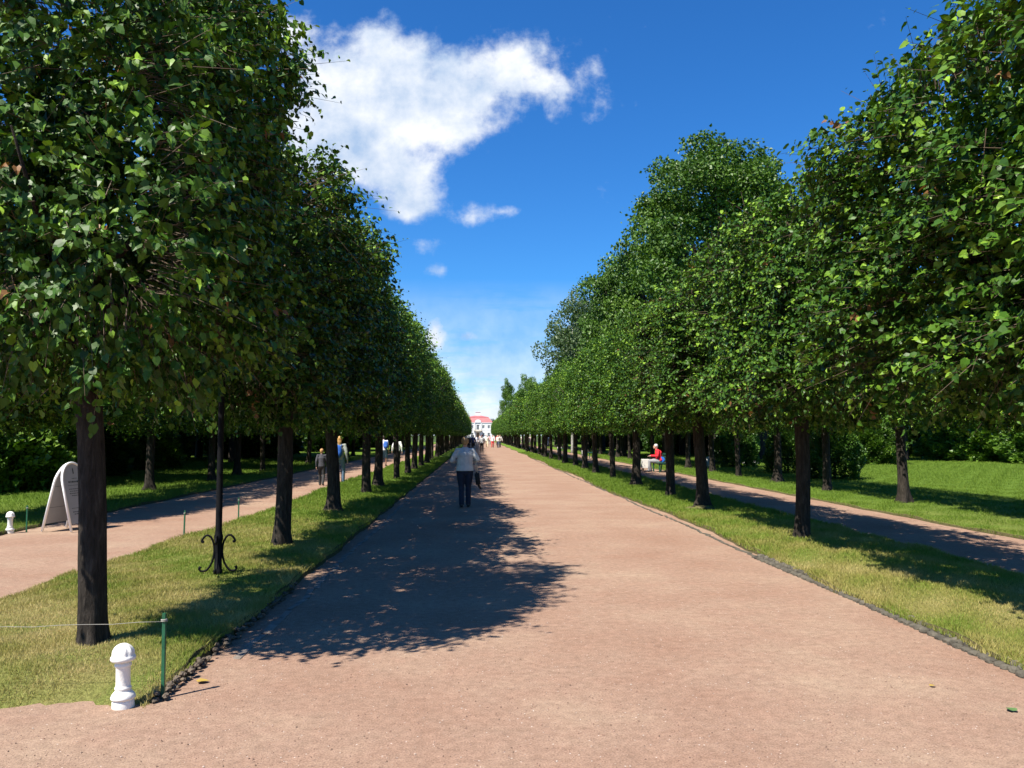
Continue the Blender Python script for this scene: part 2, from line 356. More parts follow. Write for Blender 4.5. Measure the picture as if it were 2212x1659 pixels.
CR_HI = [make_crown('crown', 21+k, HALF, 3.95, 8200, 7, .086, LEAF_HI, brown=.004, twigs=True) for k in range(2)]
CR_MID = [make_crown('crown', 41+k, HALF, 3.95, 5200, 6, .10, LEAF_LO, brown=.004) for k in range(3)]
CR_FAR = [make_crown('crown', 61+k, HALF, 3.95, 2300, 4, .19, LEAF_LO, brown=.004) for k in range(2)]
TRUNKS = [make_trunk('trunk', 5+k, r=(.10,.112,.125,.115,.13)[k], flare=(1.3,1.4,1.8,1.5,1.9)[k], lean=[(-.06,.0),(.02,.01),(-.03,.0),(.05,.02),(-.015,-.02)][k]) for k in range(5)]
TRUNK_FAR = [make_trunk('trunk', 15+k, r=.13, lean=(random.uniform(-.04,.04), random.uniform(-.03,.03)), limbs=3, seg=8, limb_top=4.0, limb_len=1.1) for k in range(3)]
def linden(x, y, hz, i, label, group, wy=1.0, lod=None, trunk=None, flip=None, wx=1.0, yo=0, xo=0, zo=0):
    o = empty('linden_tree', (x, y, .045), label, 'tree', group)
    d = math.hypot(x, y)
    lod = lod if lod is not None else (0 if d < 20 else 1 if d < 62 else 2)
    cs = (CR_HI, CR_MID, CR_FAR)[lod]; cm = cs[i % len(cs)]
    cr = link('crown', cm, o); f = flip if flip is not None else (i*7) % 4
    cr.scale = (wx*(-1 if f & 1 else 1), wy*(-1 if f & 2 else 1), 1); cr.rotation_euler = (0, 0, 0)
    # crown height: scale about z=2
    sz = (hz-2.0)/3.95; cr.scale[2] = sz; cr.location.z = 2.0*(1-sz) - .02
    if yo: cr.location.y = yo
    cr.location.x = xo; cr.location.z += zo
    tm = (TRUNKS[i % 5] if lod < 2 else TRUNK_FAR[i % 3]) if trunk is None else TRUNKS[trunk]
    tk = link('trunk', tm, o); tk.rotation_euler.z = (i*2.4) % 6.28 if lod else 0
    return o
ORD = ['first','second','third','fourth','fifth','sixth','seventh','eighth','ninth','tenth','eleventh','twelfth']
def row(name, x, ys, hz, n_named, side, where, far_label, group, jit=.12, first_lab=None, wx=1.0, xo=0, special={}):
    for i, y in enumerate(ys):
        gap = (ys[i+1]-y) if i+1 < len(ys) else 4.5
        lab = f'{ORD[i]} clipped linden from the viewer in the {where}' if i < n_named else far_label
        if first_lab and i in first_lab: lab = first_lab[i]
        linden(x+random.uniform(-jit, jit), y, **{**dict(hz=hz*random.uniform(.95, 1.05), i=i, label=lab, group=group, wy=min(1.2, max(1.0, gap/4.25)), wx=wx, xo=xo), **special.get(i, {})})
left = [6.62, 12.4, 17.6, 23.0, 26.0, 30.4, 34.6]
while left[-1] < 215: left.append(left[-1]+4.4+random.uniform(-.2, .2))
row('L', -3.0, left, 5.45, 10, 'left', 'row left of the avenue', 'distant clipped linden towards the far end of the row left of the avenue', 'clipped lindens left of the avenue', wx=.9, special={0: dict(wy=.68, yo=.42, wx=.84, hz=5.65, zo=.17), 1: dict(wy=1.12, yo=-.3, wx=.84)},
    first_lab={0: 'nearest clipped linden, on the left lawn behind the white bollard', 1: 'clipped linden left of the avenue just behind the scrolled black iron post'})
right = [6.75, 12.95, 18.4, 21.8, 26.4, 31.0, 35.2, 39.3]
while right[-1] < 240: right.append(right[-1]+4.3+random.uniform(-.2, .2))
row('R', 5.0, right, 5.0, 10, 'right', 'row right of the avenue', 'distant clipped linden towards the far end of the row right of the avenue', 'clipped lindens right of the avenue', wx=.76, xo=-.22, special={0: dict(hz=5.3), 1: dict(hz=5.15), 2: dict(hz=4.85), 3: dict(hz=4.8), 4: dict(hz=4.9)},
    first_lab={0: 'nearest right hand linden whose crown fills the right edge of the view, its trunk outside', 1: 'clipped linden right of the avenue with curled brown leaves and the nearest visible trunk'})
ol = [17.3, 21.2, 25.6, 30.2, 34.6]
while ol[-1] < 120: ol.append(ol[-1]+4.5+random.uniform(-.3, .3))
row('OL', -9.7, ol, 5.6, 7, 'left', 'outer row beyond the left side path', 'distant clipped linden in the outer row beyond the left side path', 'clipped lindens of the outer left row', .25)
orr = [11.0, 15.0, 20.1, 24.4, 29.0, 32.8]
while orr[-1] < 130: orr.append(orr[-1]+4.3+random.uniform(-.3, .3))
row('OR', 10.5, orr, 5.3, 7, 'right', 'outer row beyond the right side path', 'distant clipped linden in the outer row beyond the right side path', 'clipped lindens of the outer right row', .15, wx=.85)
# ---------------------------------------------------------------- free-growing trees
def make_tree_crown(name, seed, R3, zc, nclump, per, size, mat, cr=(.9, 1.6), squash=.75, hollow=.45, pw=2.0):
    global rng
    rng = np.random.default_rng(seed)
    q = unit(rng.normal(size=(nclump, 3))); rad = rng.uniform(hollow, 1, nclump)**.6
    q[:, 2] = np.where(q[:, 2] < -.6, -q[:, 2]*.5, q[:, 2])
    if pw > 2: q /= ((np.abs(q)**pw).sum(1)**(1/pw))[:, None]
    cc = q*rad[:, None]*np.array(R3); cc += rng.normal(size=cc.shape)*np.array(R3)*.07
    r = rng.uniform(cr[0], cr[1], nclump)
    P, N_, T = [], [], []
    for k in range(nclump):
        m = int(per*r[k]**1.6/cr[1]**1.6); d = unit(rng.normal(size=(m, 3))); rr = rng.uniform(.5, 1.0, m)**.5*(1+.25*rng.normal(size=m)*.6)
        p = cc[k]+d*(rr*r[k])[:, None]*np.array([1, 1, squash]); P.append(p); N_.append(d*.5+np.array([0, 0, .5])+rng.normal(size=(m, 3))*.55)
        T.append(np.clip(rng.uniform(.1, .7)*.6+.35*rng.random(m), 0, .88))
    P = np.concatenate(P); Nn = unit(np.concatenate(N_)); T = np.concatenate(T); n = len(P)
    D = unit(rng.normal(size=(n, 3))+np.array([0, 0, -.5]))
    V, Fc, TT = leaves(P, D, Nn, size*rng.uniform(.6, 1.3, n), T, LEAF_LO)
    me = np_mesh(name, V+np.array([0, 0, zc]), [Fc], TT); me.materials.append(mat); return me, cc+np.array([0, 0, zc])
def tree_trunk(name, seed, cc, zc, h, r, mat=None, n=14):
    bm = bmesh.new(); rr = random.Random(seed); top = h
    pts = [Vector((0,0,-.2)), Vector((0,0,.3)), Vector((.05,.03,h*.25)), Vector((-.06,.05,h*.5)), Vector((.08,-.05,h*.78))]
    tube(bm, pts, [r*1.6, r*1.15, r, r*.75, r*.3], 12)
    for i in rr.sample(range(len(cc)), min(n, len(cc))):
        e = Vector(cc[i]); z0 = max(h*.22, min(h*.7, e.z*.55)); s = Vector((0, 0, z0))
        tube(bm, [s, s.lerp(e, .4)+Vector((0,0,-.3)), s.lerp(e, .75)+Vector((rr.uniform(-.2,.2),0,-.1)), e], [r*.4, r*.28, r*.16, r*.05], 6)
    me = bm_mesh(name, bm, True); me.materials.append(mat or M_BARK); return me
def kind(name, seed, R3, zc, h, r, nclump, per, size, mat, bark=None, **kw):
    c, cc = make_tree_crown('crown', seed, R3, zc, nclump, per, size, mat, **kw); t = tree_trunk('trunk', seed, cc, zc, h, r, bark)
    return name, c, t
def put(kd, x, y, label, group=None, s=1.0, rz=0.0, sz=None, z=.0, cat='tree'):
    o = empty(kd[0], (x, y, z), label, cat, group); o.scale = (s, s, sz or s); o.rotation_euler.z = rz
    link('crown', kd[1], o); 
    if kd[2]: link('trunk', kd[2], o)
    return o
M_BIRCHBARK = simple('birch_bark', (.28,.27,.25), .8, .5, 6, .3)
K_OAK = kind('oak_tree', 3, (3.4, 3.4, 5.2), 11.9, 17, .4, 110, 640, .17, M_OAK, cr=(.6, 1.3), hollow=.4, pw=3.2)
K_OAK2 = kind('oak_tree', 4, (3.8, 3.8, 5.0), 9.0, 14, .32, 66, 520, .22, M_OAK, cr=(.6, 1.35), hollow=.4)
K_BIRCH = kind('birch_tree', 8, (2.6, 2.6, 6.0), 8.6, 15, .11, 60, 260, .2, M_BIRCH, M_BIRCHBARK, cr=(.5, 1.0), squash=1.2)
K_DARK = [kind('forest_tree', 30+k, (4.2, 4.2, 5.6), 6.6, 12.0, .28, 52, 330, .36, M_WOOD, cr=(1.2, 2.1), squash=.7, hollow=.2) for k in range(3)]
def px2x(px, Y): d = ray(px, 900); return d.x/d.y*Y
def ht(py, Y): return H+(HY-py)/F*Y
o = put(K_OAK, px2x(1548, 46), 46, 'tall bushy oak standing highest above the right hand lindens', 'free trees behind the right row'); o.scale[2] = ht(285, 46)/17.6; o.scale[0] = o.scale[1] = 1.14
put(K_OAK2, px2x(1440, 58), 58, 'dark tree just left of and lower than the tallest oak', 'free trees behind the right row', s=1.0, sz=ht(470, 58)/14.6, rz=1)
put(K_OAK2, px2x(1650, 50), 50, 'dark green tree against the right flank of the tallest oak', 'free trees behind the right row', s=.9, sz=ht(400, 50)/14.6, rz=4)
put(K_OAK2, px2x(1345, 64), 64, 'dark bushy tree between the pale birch and the tall oaks', 'free trees behind the right row', s=.85, sz=ht(545, 64)/14.6, rz=2.2)
put(K_BIRCH, px2x(1236, 78), 78, 'pale grey green birch leftmost of the tall trees over the right row', 'free trees behind the right row', s=1.05, sz=ht(612, 78)/15.2)
put(K_BIRCH, px2x(1262, 96), 96, 'second pale birch partly behind the leftmost tall one', 'free trees behind the right row', s=1.2, sz=ht(690, 96)/15.2, rz=2)
put(K_OAK2, px2x(1300, 84), 84, 'dark tree filling in between the birches and the oaks', 'free trees behind the right row', s=1.0, sz=ht(640, 84)/14.6, rz=3)
put(K_OAK2, px2x(1098, 190), 190, 'small distant tree with flat leaning crown above the far right row', 'free trees behind the right row', s=.5, sz=ht(822, 190)/14.6, rz=.5)
put(K_OAK2, px2x(1140, 170), 170, 'distant rounded tree right of the flat leaning one', 'free trees behind the right row', s=.75, sz=ht(812, 170)/14.6, rz=5)
put(K_DARK[0], px2x(1068, 520), 520, 'dark tree top just right of the pink roof', 'trees by the palace', s=1.0, sz=1.0)
put(K_DARK[1], -14, 470, 'dark tree top just left of the pink roof', 'trees by the palace', s=1.0, sz=.95)
# woods on both sides
wl = []
for k in range(62):
    for tr in range(60):
        y = random.uniform(20, 140)**1.0; b_ = 13.2+max(0, 30-y)*.9; x = -random.uniform(b_, b_+4+y*.3)
        if all(math.hypot(x-a, y-b) > 3.6 for a, b in wl): break
    wl.append((x, y))
for k, (x, y) in enumerate(wl):
    if y < 38 and x < -17 : pass
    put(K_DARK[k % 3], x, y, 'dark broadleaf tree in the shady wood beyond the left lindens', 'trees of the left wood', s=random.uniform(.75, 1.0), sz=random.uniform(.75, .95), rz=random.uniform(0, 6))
wr = []
for k in range(50):
    for tr in range(60):
        y = random.uniform(40, 170); x = random.uniform(16+max(0, 58-y)*1.1, 26+y*.45)
        if all(math.hypot(x-a, y-b) > 3.8 for a, b in wr): break
    wr.append((x, y))
for k, (x, y) in enumerate(wr):
    put(K_DARK[k % 3], x, y, 'dark broadleaf tree in the wood beyond the right lawn', 'trees of the right wood', s=random.uniform(.7, .95), sz=random.uniform(.62, .85), rz=random.uniform(0, 6))
# shrubs
def make_bush(name, seed, a, h, n, size, cone=.6):
    global rng
    rng = np.random.default_rng(seed)
    z = rng.uniform(0, 1, n)**.8; th = rng.uniform(0, 6.283, n); prof = np.where(z < .35, .82+.5*z, 1.0)*np.sqrt(np.clip(1-((z-.3).clip(0)/.72)**2, 0, 1))*(1-cone*.25*z)
    rr = a*prof*rng.uniform(.62, 1.0, n)**.5*(1+.14*np.sin(th*5+z*9)+.10*np.sin(th*9-z*13))
    P = np.stack([rr*np.cos(th), rr*np.sin(th), z*h], 1); out = np.stack([np.cos(th), np.sin(th), .6*z], 1)
    D = unit(out+rng.normal(size=(n, 3))*.45+np.array([0, 0, .25])); Nn = unit(rng.normal(size=(n, 3))+np.array([0, 0, .8]))
    V, Fc, T = leaves(P, D, Nn, size*rng.uniform(.6, 1.4, n), np.clip(rng.uniform(.1, .75, n)+.15*np.sin(th*5+z*9), 0, .88), LEAF_LO)
    me = np_mesh('foliage', V, [Fc], T); me.materials.append(M_YEW); return me
B_YEW = [make_bush('bush', 71+k, 1.0, 2.1, 15000, .085) for k in range(2)]
B_BIG = make_bush('bush', 75, 1.6, 2.2, 12000, .15, .2); B_BIG.materials.clear(); B_BIG.materials.append(M_SHRUB)
def stem(): bm = bmesh.new(); tube(bm, [(0,0,-.1),(0,0,.5),(.05,0,1.3)], [.06,.05,.02], 8); m = bm_mesh('stem', bm, True); m.materials.append(M_BARK); return m
STEM = stem()
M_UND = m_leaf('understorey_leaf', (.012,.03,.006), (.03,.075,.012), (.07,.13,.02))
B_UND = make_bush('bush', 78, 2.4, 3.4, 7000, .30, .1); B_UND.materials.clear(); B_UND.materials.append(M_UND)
def bush(nm, me, px, Y, s, sz, label, group=None, x=None):
    o = empty(nm, (px2x(px, Y) if x is None else x, Y, .08), label, 'shrub', group); o.scale = (s, s, sz); o.rotation_euler.z = random.uniform(0, 6)
    link('foliage', me, o); link('stem', STEM, o); return o
bush('yew_shrub', B_YEW[0], 1700, 35.5, .95, 1.0, 'rounded dark yew shrub behind the third trunk of the outer right row', 'yew shrubs on the right lawn')
bush('yew_shrub', B_YEW[1], 1800, 30.5, .98, .98, 'spiky yew shrub right of the nearest trunk, ragged skirt over the lawn', 'yew shrubs on the right lawn')
bush('yew_shrub', B_YEW[0], 1590, 42, 1.1, 1.3, 'darker yew shrub farthest left and away on the right lawn', 'yew shrubs on the right lawn')
bush('leafy_shrub', B_BIG, 1880, 46, 1.0, 1.0, 'broad leafy shrub at the back of the right lawn, left of the gnarled trunk', 'leafy shrubs behind the right lawn')
bush('leafy_shrub', B_BIG, 2060, 52, 1.3, 1.1, 'broad leafy shrub at the back of the right lawn near its middle', 'leafy shrubs behind the right lawn')
bush('leafy_shrub', B_BIG, 2150, 50, 1.5, 1.2, 'large light green shrub at the back right of the lawn', 'leafy shrubs behind the right lawn')
bush('leafy_shrub', B_BIG, 2260, 46, 1.5, 1.1, 'large light green shrub at the right edge of the view', 'leafy shrubs behind the right lawn')
bush('leafy_shrub', B_BIG, 20, 25.5, 1.0, 1.05, 'sunlit leafy shrub at the far left edge behind the small bollard', 'leafy shrubs beyond the left path')
bush('leafy_shrub', B_BIG, 95, 27.5, .9, .95, 'sunlit leafy shrub just behind the white folding sign', 'leafy shrubs beyond the left path')
bush('leafy_shrub', B_BIG, -60, 24.5, 1.1, 1.2, 'sunlit leafy shrub running out of the left edge of the view', 'leafy shrubs beyond the left path')
bush('leafy_shrub', B_BIG, 320, 40, .9, .8, 'small sunlit shrub in a gap of the wood left of the iron post', 'leafy shrubs beyond the left path')
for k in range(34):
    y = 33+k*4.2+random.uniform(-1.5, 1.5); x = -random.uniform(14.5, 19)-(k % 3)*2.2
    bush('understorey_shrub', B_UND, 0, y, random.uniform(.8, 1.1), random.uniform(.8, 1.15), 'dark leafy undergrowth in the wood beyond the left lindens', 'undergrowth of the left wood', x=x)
for k in range(34):
    y = 46+k*3.6+random.uniform(-1.5, 1.5); x = random.uniform(15, 20)+(k % 3)*4+max(0, 62-y)*1.5
    bush('understorey_shrub', B_UND, 0, y, random.uniform(.8, 1.1), random.uniform(.8, 1.15), 'dark leafy undergrowth in the wood beyond the right lawn', 'undergrowth of the right wood', x=x)
for k in range(26):
    y = 72+k*3.5+random.uniform(-1.5, 1.5); x = 22+y*.12+(k*7.3) % 22
    bush('understorey_shrub', B_UND, 0, y, random.uniform(1.0, 1.4), random.uniform(.9, 1.3), 'dark leafy undergrowth in the wood beyond the right lawn', 'undergrowth of the right wood', x=x)
for k in range(14):
    y = 63+random.uniform(-2, 2); x = 24+k*3.0
    bush('understorey_shrub', B_UND, 0, y, random.uniform(1.0, 1.3), random.uniform(1.0, 1.3), 'dark leafy undergrowth in the wood beyond the right lawn', 'undergrowth of the right wood', x=x)
# ---------------------------------------------------------------- ground
def sheet(name, x0, x1, y0, y1, z, nx, ny, mat, amp=0, ypow=1.0, fr=.5):
    xs = np.linspace(x0, x1, nx+1); t = np.linspace(0, 1, ny+1)**ypow; ys = y0+(y1-y0)*t
    X, Y = np.meshgrid(xs, ys); Z = z + amp*(np.sin(X*fr*2.1+Y*fr)+np.sin(Y*fr*.73+1.3)+np.sin(X*fr*1.3-Y*fr*1.7))/3
    V = np.stack([X.ravel(), Y.ravel(), Z.ravel()], 1); i = (np.arange(ny)[:, None]*(nx+1)+np.arange(nx)[None]).ravel()
    Fc = np.stack([i, i+1, i+nx+2, i+nx+1], 1); me = np_mesh(name, V, [Fc], smooth=True); me.materials.append(mat)
    return tag(link(name, me), kind='structure')
t = NT('forest_floor'); t.col(t.ramp(t.noise(.6, 6, .6), [(.35, (.03,.045,.015)), (.6, (.06,.09,.02)), (.75, (.09,.12,.03))])); t.rough(.95, .1); M_FLOOR = t.m
sheet('ground', -1500, 1500, -300, 3000, -.10, 8, 8, M_FLOOR)
FY = 5.35
sheet('forecourt', -30, 30, -12, 5.2, 0, 60, 20, M_GRAVEL)
sheet('forecourt', -30, -8.6, 5.2, 13.2, 0, 10, 10, M_GRAVEL)
sheet('forecourt', -4.2, -2.25, 5.2, 6.4, 0, 4, 4, M_GRAVEL)
sheet('forecourt', 9.2, 30, 5.2, 7.4, 0, 4, 4, M_GRAVEL)
sheet('avenue', -2.25, 4.25, 5.2, 478, 0, 8, 200, M_GRAVEL, ypow=2)
p1 = sheet('side_path', -8.6, -4.2, 5.2, 478, 0, 6, 200, M_GRAVEL, ypow=2)
p2 = sheet('side_path', 6.0, 9.2, 5.2, 478, 0, 6, 200, M_GRAVEL, ypow=2)
def edge_wob(y, seed, amp): return amp*(np.sin(y*1.7+seed)+.7*np.sin(y*4.1+seed*2.3)+.5*np.sin(y*9.7+seed*3.1))/2.2
def edge_slow(y, seed, amp): return amp*np.sin(y*.35+seed)
LAWNS = {}
def frontf(x, front): return front*(1+.13*np.sin(x*3)+.10*np.sin(x*8.3+1)+.07*np.sin(x*19+2)+.06*np.sin(x*41))
def lawn(name, x0, x1, y0, y1, z, seed, wl_=.05, wr_=.05, nx=40, ny=420, ypow=2.2, slow=(0,0), crown_=.05, skirt=.05, front=.25):
    t = np.linspace(0, 1, ny+1)**ypow; ys = y0+(y1-y0)*t
    def L_(y): return x0+edge_wob(y, seed, wl_)+edge_slow(y, seed, slow[0])
    def R_(y): return x1+edge_wob(y, seed+5, wr_)+edge_slow(y, seed+1.5, slow[1])
    u = np.concatenate([[0, 0], np.linspace(0, 1, nx+1), [1, 1]]); sk = np.concatenate([[-skirt, -.3*skirt], np.zeros(nx+1), [.3*skirt, skirt]])
    V = []
    for j, y in enumerate(ys):
        l, r = L_(y), R_(y); X = l+(r-l)*u+sk; zz = z + crown_*np.sin(np.pi*u) + .012*np.sin(X*3.1+y*2.2)+.008*np.sin(X*7.7-y*5.1)
        zz[0] = zz[-1] = -.03; zz[1] = zz[-2] = z-.035
        V.append(np.stack([X, np.full(len(u), y), zz], 1))
    # front skirt
    f = V[0].copy(); f[:, 1] -= frontf(f[:, 0], front); f[:, 2] = -.012; V.insert(0, f)
    f2 = V[-1].copy(); f2[:, 2] = -.03; V.append(f2)
    ny = len(V)-1; V = np.concatenate(V); w_ = len(u)
    i = (np.arange(ny)[:, None]*w_+np.arange(w_-1)[None]).ravel(); Fc = np.stack([i, i+1, i+w_+1, i+w_], 1)
    me = np_mesh(name, V, [Fc], smooth=True); me.materials.append(M_LAWN); o = tag(link(name, me), kind='structure')
    LAWNS[name] = (L_, R_, y0, y1, z, crown_, front)
    return o
lawn('lawn_strip_left', -4.62, -2.08, 5.80, 470, .075, 1.0, .06, .045, slow=(.12, .0), front=.42)
lawn('lawn_strip_right', 4.02, 6.38, 4.0, 470, .06, 2.0, .05, .05, slow=(.12, .05))
lawn('lawn_left', -60, -8.15, 12.9, 200, .05, 3.0, .05, .06, nx=60, ny=200)
lawn('lawn_right', 8.85, 90, 7.0, 200, .05, 4.0, .06, .05, nx=80, ny=200)
def grass_blades(name, lawn_key, dens0, d0, y1, xl=None, xr=None, seed=0, hgt=.021, ymin=None, maxn=260000, dry=1.0):
    global rng
    rng = np.random.default_rng(seed)
    L_, R_, yf, _, z, cr_, frt = LAWNS[lawn_key]; y0 = ymin or (yf-frt*1.2)
    n = 0; P = []
    while n < maxn:
        m = 400000
        y = y0*(y1/y0)**rng.random(m); l = L_(y)-.03; r = R_(y)+.03
        if xl is not None: l = np.maximum(l, xl)
        if xr is not None: r = np.minimum(r, xr)
        x = l+(r-l)*rng.random(m); d = np.hypot(x, y)
        # density ~1/d^2 beyond d0 : accept relative to log-y proposal (pdf ~1/(y*(r-l)))
        dens = dens0*np.minimum(1, (d0/d)**2); acc = dens*y*(r-l)
        want = dens0*min(1, 1)*0
        mx = acc.max(); k = rng.random(m) < acc/mx
        # frustum
        a = np.arctan2(x, y)-YAW; k &= np.abs(a) < R(36)
        tot = np.mean(acc*(np.abs(a) < R(36)))*math.log(y1/y0)      # expected blade count
        x, y = x[k], y[k]; P.append(np.stack([x, y], 1)); n += len(x); maxn = min(maxn, int(tot))
    P = np.concatenate(P)[:maxn]; n = len(P); x, y = P[:, 0], P[:, 1]; d = np.hypot(x, y)
    l, r = L_(y), R_(y); u = (x-l)/(r-l); zz = z+cr_*np.sin(np.pi*u)+.012*np.sin(x*3.1+y*2.2)+.008*np.sin(x*7.7-y*5.1)
    zz = np.where(y < yf, -.02+(zz+.02)*np.clip((y-yf+frontf(x, frt))/frontf(x, frt), 0, 1), zz)
    kk = (y > yf-frontf(x, frt)*(.98-.25*rng.random(n)**2)); x, y, d, l, r, u, zz = [q[kk] for q in (x, y, d, l, r, u, zz)]; n = len(x)
    zz = np.where((x < l) | (x > r), z-.02, zz)
    sc_ = np.maximum(1, d/d0)**.75; hh = hgt*rng.uniform(.5, 1.5, n)*np.minimum(sc_, 2.2)
    # tufts
    tuf = np.sin(x*2.3+1)*np.sin(y*1.9)+.6*np.sin(x*6.1-y*4.3); hh *= 1+.25*tuf
    edge = np.minimum(x-l, r-x); hh *= np.where(edge < .12, 1.45, 1)
    ww = .0032*sc_*rng.uniform(.7, 1.3, n); th = rng.uniform(0, 6.283, n); lean = rng.uniform(.2, 1.1, n)*hh; la = rng.uniform(0, 6.283, n)
    b = np.stack([x, y, zz-.01], 1); s = np.stack([np.cos(th)*ww, np.sin(th)*ww, 0*x], 1); tp = b+np.stack([np.cos(la)*lean, np.sin(la)*lean, hh+.01], 1)
    md = b+np.stack([np.cos(la)*lean*.35, np.sin(la)*lean*.35, hh*.6], 1)
    V = np.stack([b-s, b+s, md+s*.7, tp, md-s*.7], 1).reshape(-1, 3); F_ = (np.arange(n)*5)[:, None]+np.arange(5)[None]
    patch = .5+.25*np.sin(x*1.3+.5*np.sin(y*1.1))*np.cos(y*.9+.3)+.2*np.sin(x*3.7+y*2.9)+.12*np.sin(x*8.1-y*6.7)
    dryf = np.clip((24-y)/16, 0, 1)*dry
    T = np.clip(.12+.22*rng.random(n)+dryf*(patch*.72+.12)+.15*(rng.random(n)-.5)+.12*(rng.random(n) < .06), 0, 1)
    me = np_mesh(name, V, [F_], np.repeat(T, 5)); me.materials.append(M_BLADE); return tag(link(name, me), 'short cropped lawn grass', 'grass', kind='stuff')
g = grass_blades('grass', 'lawn_strip_left', 9000, 8, 60, seed=1, maxn=380000); g['label'] = 'short sun dried grass on the strip left of the avenue'
g = grass_blades('grass', 'lawn_strip_right', 9000, 8, 80, seed=2, maxn=330000, ymin=5.2, dry=.85); g['label'] = 'short grass on the strip right of the avenue'
g = grass_blades('grass', 'lawn_right', 1800, 16, 75, xr=45, seed=3, hgt=.03, maxn=260000, dry=.0); g['label'] = 'bright green lawn grass beyond the right side path'
g = grass_blades('grass', 'lawn_left', 900, 16, 60, xl=-26, seed=4, hgt=.045, maxn=90000, dry=.1); g['label'] = 'shaded lawn grass beyond the left side path'
# worn bare soil mounds at the feet of the nearer lindens
t = NT('bare_soil'); t.col(t.ramp(t.noise(9, 6, .65), [(.35, (.05,.045,.02)), (.5, (.12,.10,.05)), (.65, (.15,.17,.04))])); t.rough(.95, .1); t.bump(t.noise(30, 5, .6), .9, .02); M_BARE = t.m
for k, (x, y, r_) in enumerate([(4.93, 18.2, .42), (-3.0, 17.45, .30)]):
    bm = bmesh.new(); rr = random.Random(k); ph = rr.uniform(0, 6); rings = []
    for f, z in ((0, .155), (.35, .15), (.7, .125), (1.0, .07)):
        rings.append([bm.verts.new((x-.05+r_*f*math.cos(a)*(1+.2*math.sin(2*a+ph)+.14*math.sin(5*a+ph)), y-.05+r_*f*math.sin(a)*(1+.2*math.sin(3*a+ph)), z)) for a in [2*math.pi*j/28 for j in range(28)]] if f else [bm.verts.new((x, y, z))])
    for j in range(28): bm.faces.new((rings[0][0], rings[1][j], rings[1][(j+1) % 28]))
    for A, B in zip(rings[1:], rings[2:]):
        for j in range(28): bm.faces.new((A[j], B[j], B[(j+1) % 28], A[(j+1) % 28]))
    me = bm_mesh('bare_soil', bm, True); me.materials.append(M_BARE); tag(link('bare_soil', me), kind='structure')
# loose grit lying on the near gravel
def grit(n=26000):
    rg = np.random.default_rng(77); y = 2.4*(16/2.4)**rg.random(n); a = rg.uniform(-R(36), R(36), n)+YAW; x = y*np.tan(a); 
    ok = (x > -1.95)*(x < 3.9) + (y < 5.1); x, y = x[ok], y[ok]; n = len(x); sz = rg.uniform(.0016, .0042, n)*rg.choice([1, 1, 1, 1.8], n)
    O = np.array([(1,0,0),(0,1,0),(-1,0,0),(0,-1,0),(0,0,.8),(0,0,-.5)])*1.0
    V = np.stack([x, y, sz*.3], 1)[:, None]+O[None]*sz[:, None, None]*rg.uniform(.6, 1.3, (n, 6, 1)); Fa = np.array([(0,1,4),(1,2,4),(2,3,4),(3,0,4)])
    me = np_mesh('loose_grit', V.reshape(-1, 3), [(np.arange(n)[:, None, None]*6+Fa[None]).reshape(-1, 3)], np.repeat(rg.random(n), 6))
    t = NT('grit'); a_ = t.N.new('ShaderNodeAttribute'); a_.attribute_name = 'tint'
    t.col(t.ramp(a_.outputs['Fac'], [(0, (.12,.08,.06)), (.45, (.27,.16,.115)), (.9, (.36,.25,.19)), (1, (.46,.40,.35))])); t.rough(.9, .2); me.materials.append(t.m)
    tag(link('loose_grit', me), 'loose reddish grit scattered on the near gravel', 'gravel', kind='stuff')
grit()
# kerbs
def kerb(name, x, y0, y1, w_, h_, L0, mat, seed, two=False, wob=.03):
    bm = bmesh.new(); r = random.Random(seed); y = y0
    while y < y1:
        L = L0*r.uniform(.7, 1.3)*(1 if y < 20 else 2); 
        for row_ in range(2 if two and y < 22 else 1):
            cx = x + row_*w_*.95 + r.uniform(-wob, wob)*.4 + wob*math.sin(y*.9); hz = h_*r.uniform(.75, 1.15)*(1+.35*row_)
            g_ = bmesh.ops.create_icosphere(bm, subdivisions=2, radius=.5) if two else bmesh.ops.create_cube(bm, size=1)
            vs = g_['verts']
            if two:
                for v in vs:
                    c = v.co; m = max(abs(c.x), abs(c.y), abs(c.z)); c *= (1+.35*(.5/m-1)); c += Vector([r.uniform(-.05,.05) for _ in range(3)])
            else:
                for v in vs: v.co += Vector([r.uniform(-.08,.08) for _ in range(3)])
            bmesh.ops.scale(bm, vec=(w_*r.uniform(.8,1.1), L*.93, hz*1.6), verts=vs); bmesh.ops.rotate(bm, cent=(0,0,0), matrix=Matrix.Rotation(r.uniform(-.15,.15), 3, 'Z'), verts=vs)
            bmesh.ops.translate(bm, vec=(cx, y+L/2, hz*.2), verts=vs)
        y += L
    me = bm_mesh(name, bm, False); me.materials.append(mat); return tag(link(name, me), kind='structure')
kerb('kerb_left', -1.83, 6.5, 120, .07, .006, .45, M_STONE, 1, wob=.018)
kerb('kerb_right', 3.86, 4.0, 11.5, .085, .042, .10, M_STONE2, 2, True, .02)
kerb('kerb_right_far', 3.90, 11.5, 60, .05, .012, .4, M_STONE2, 3)
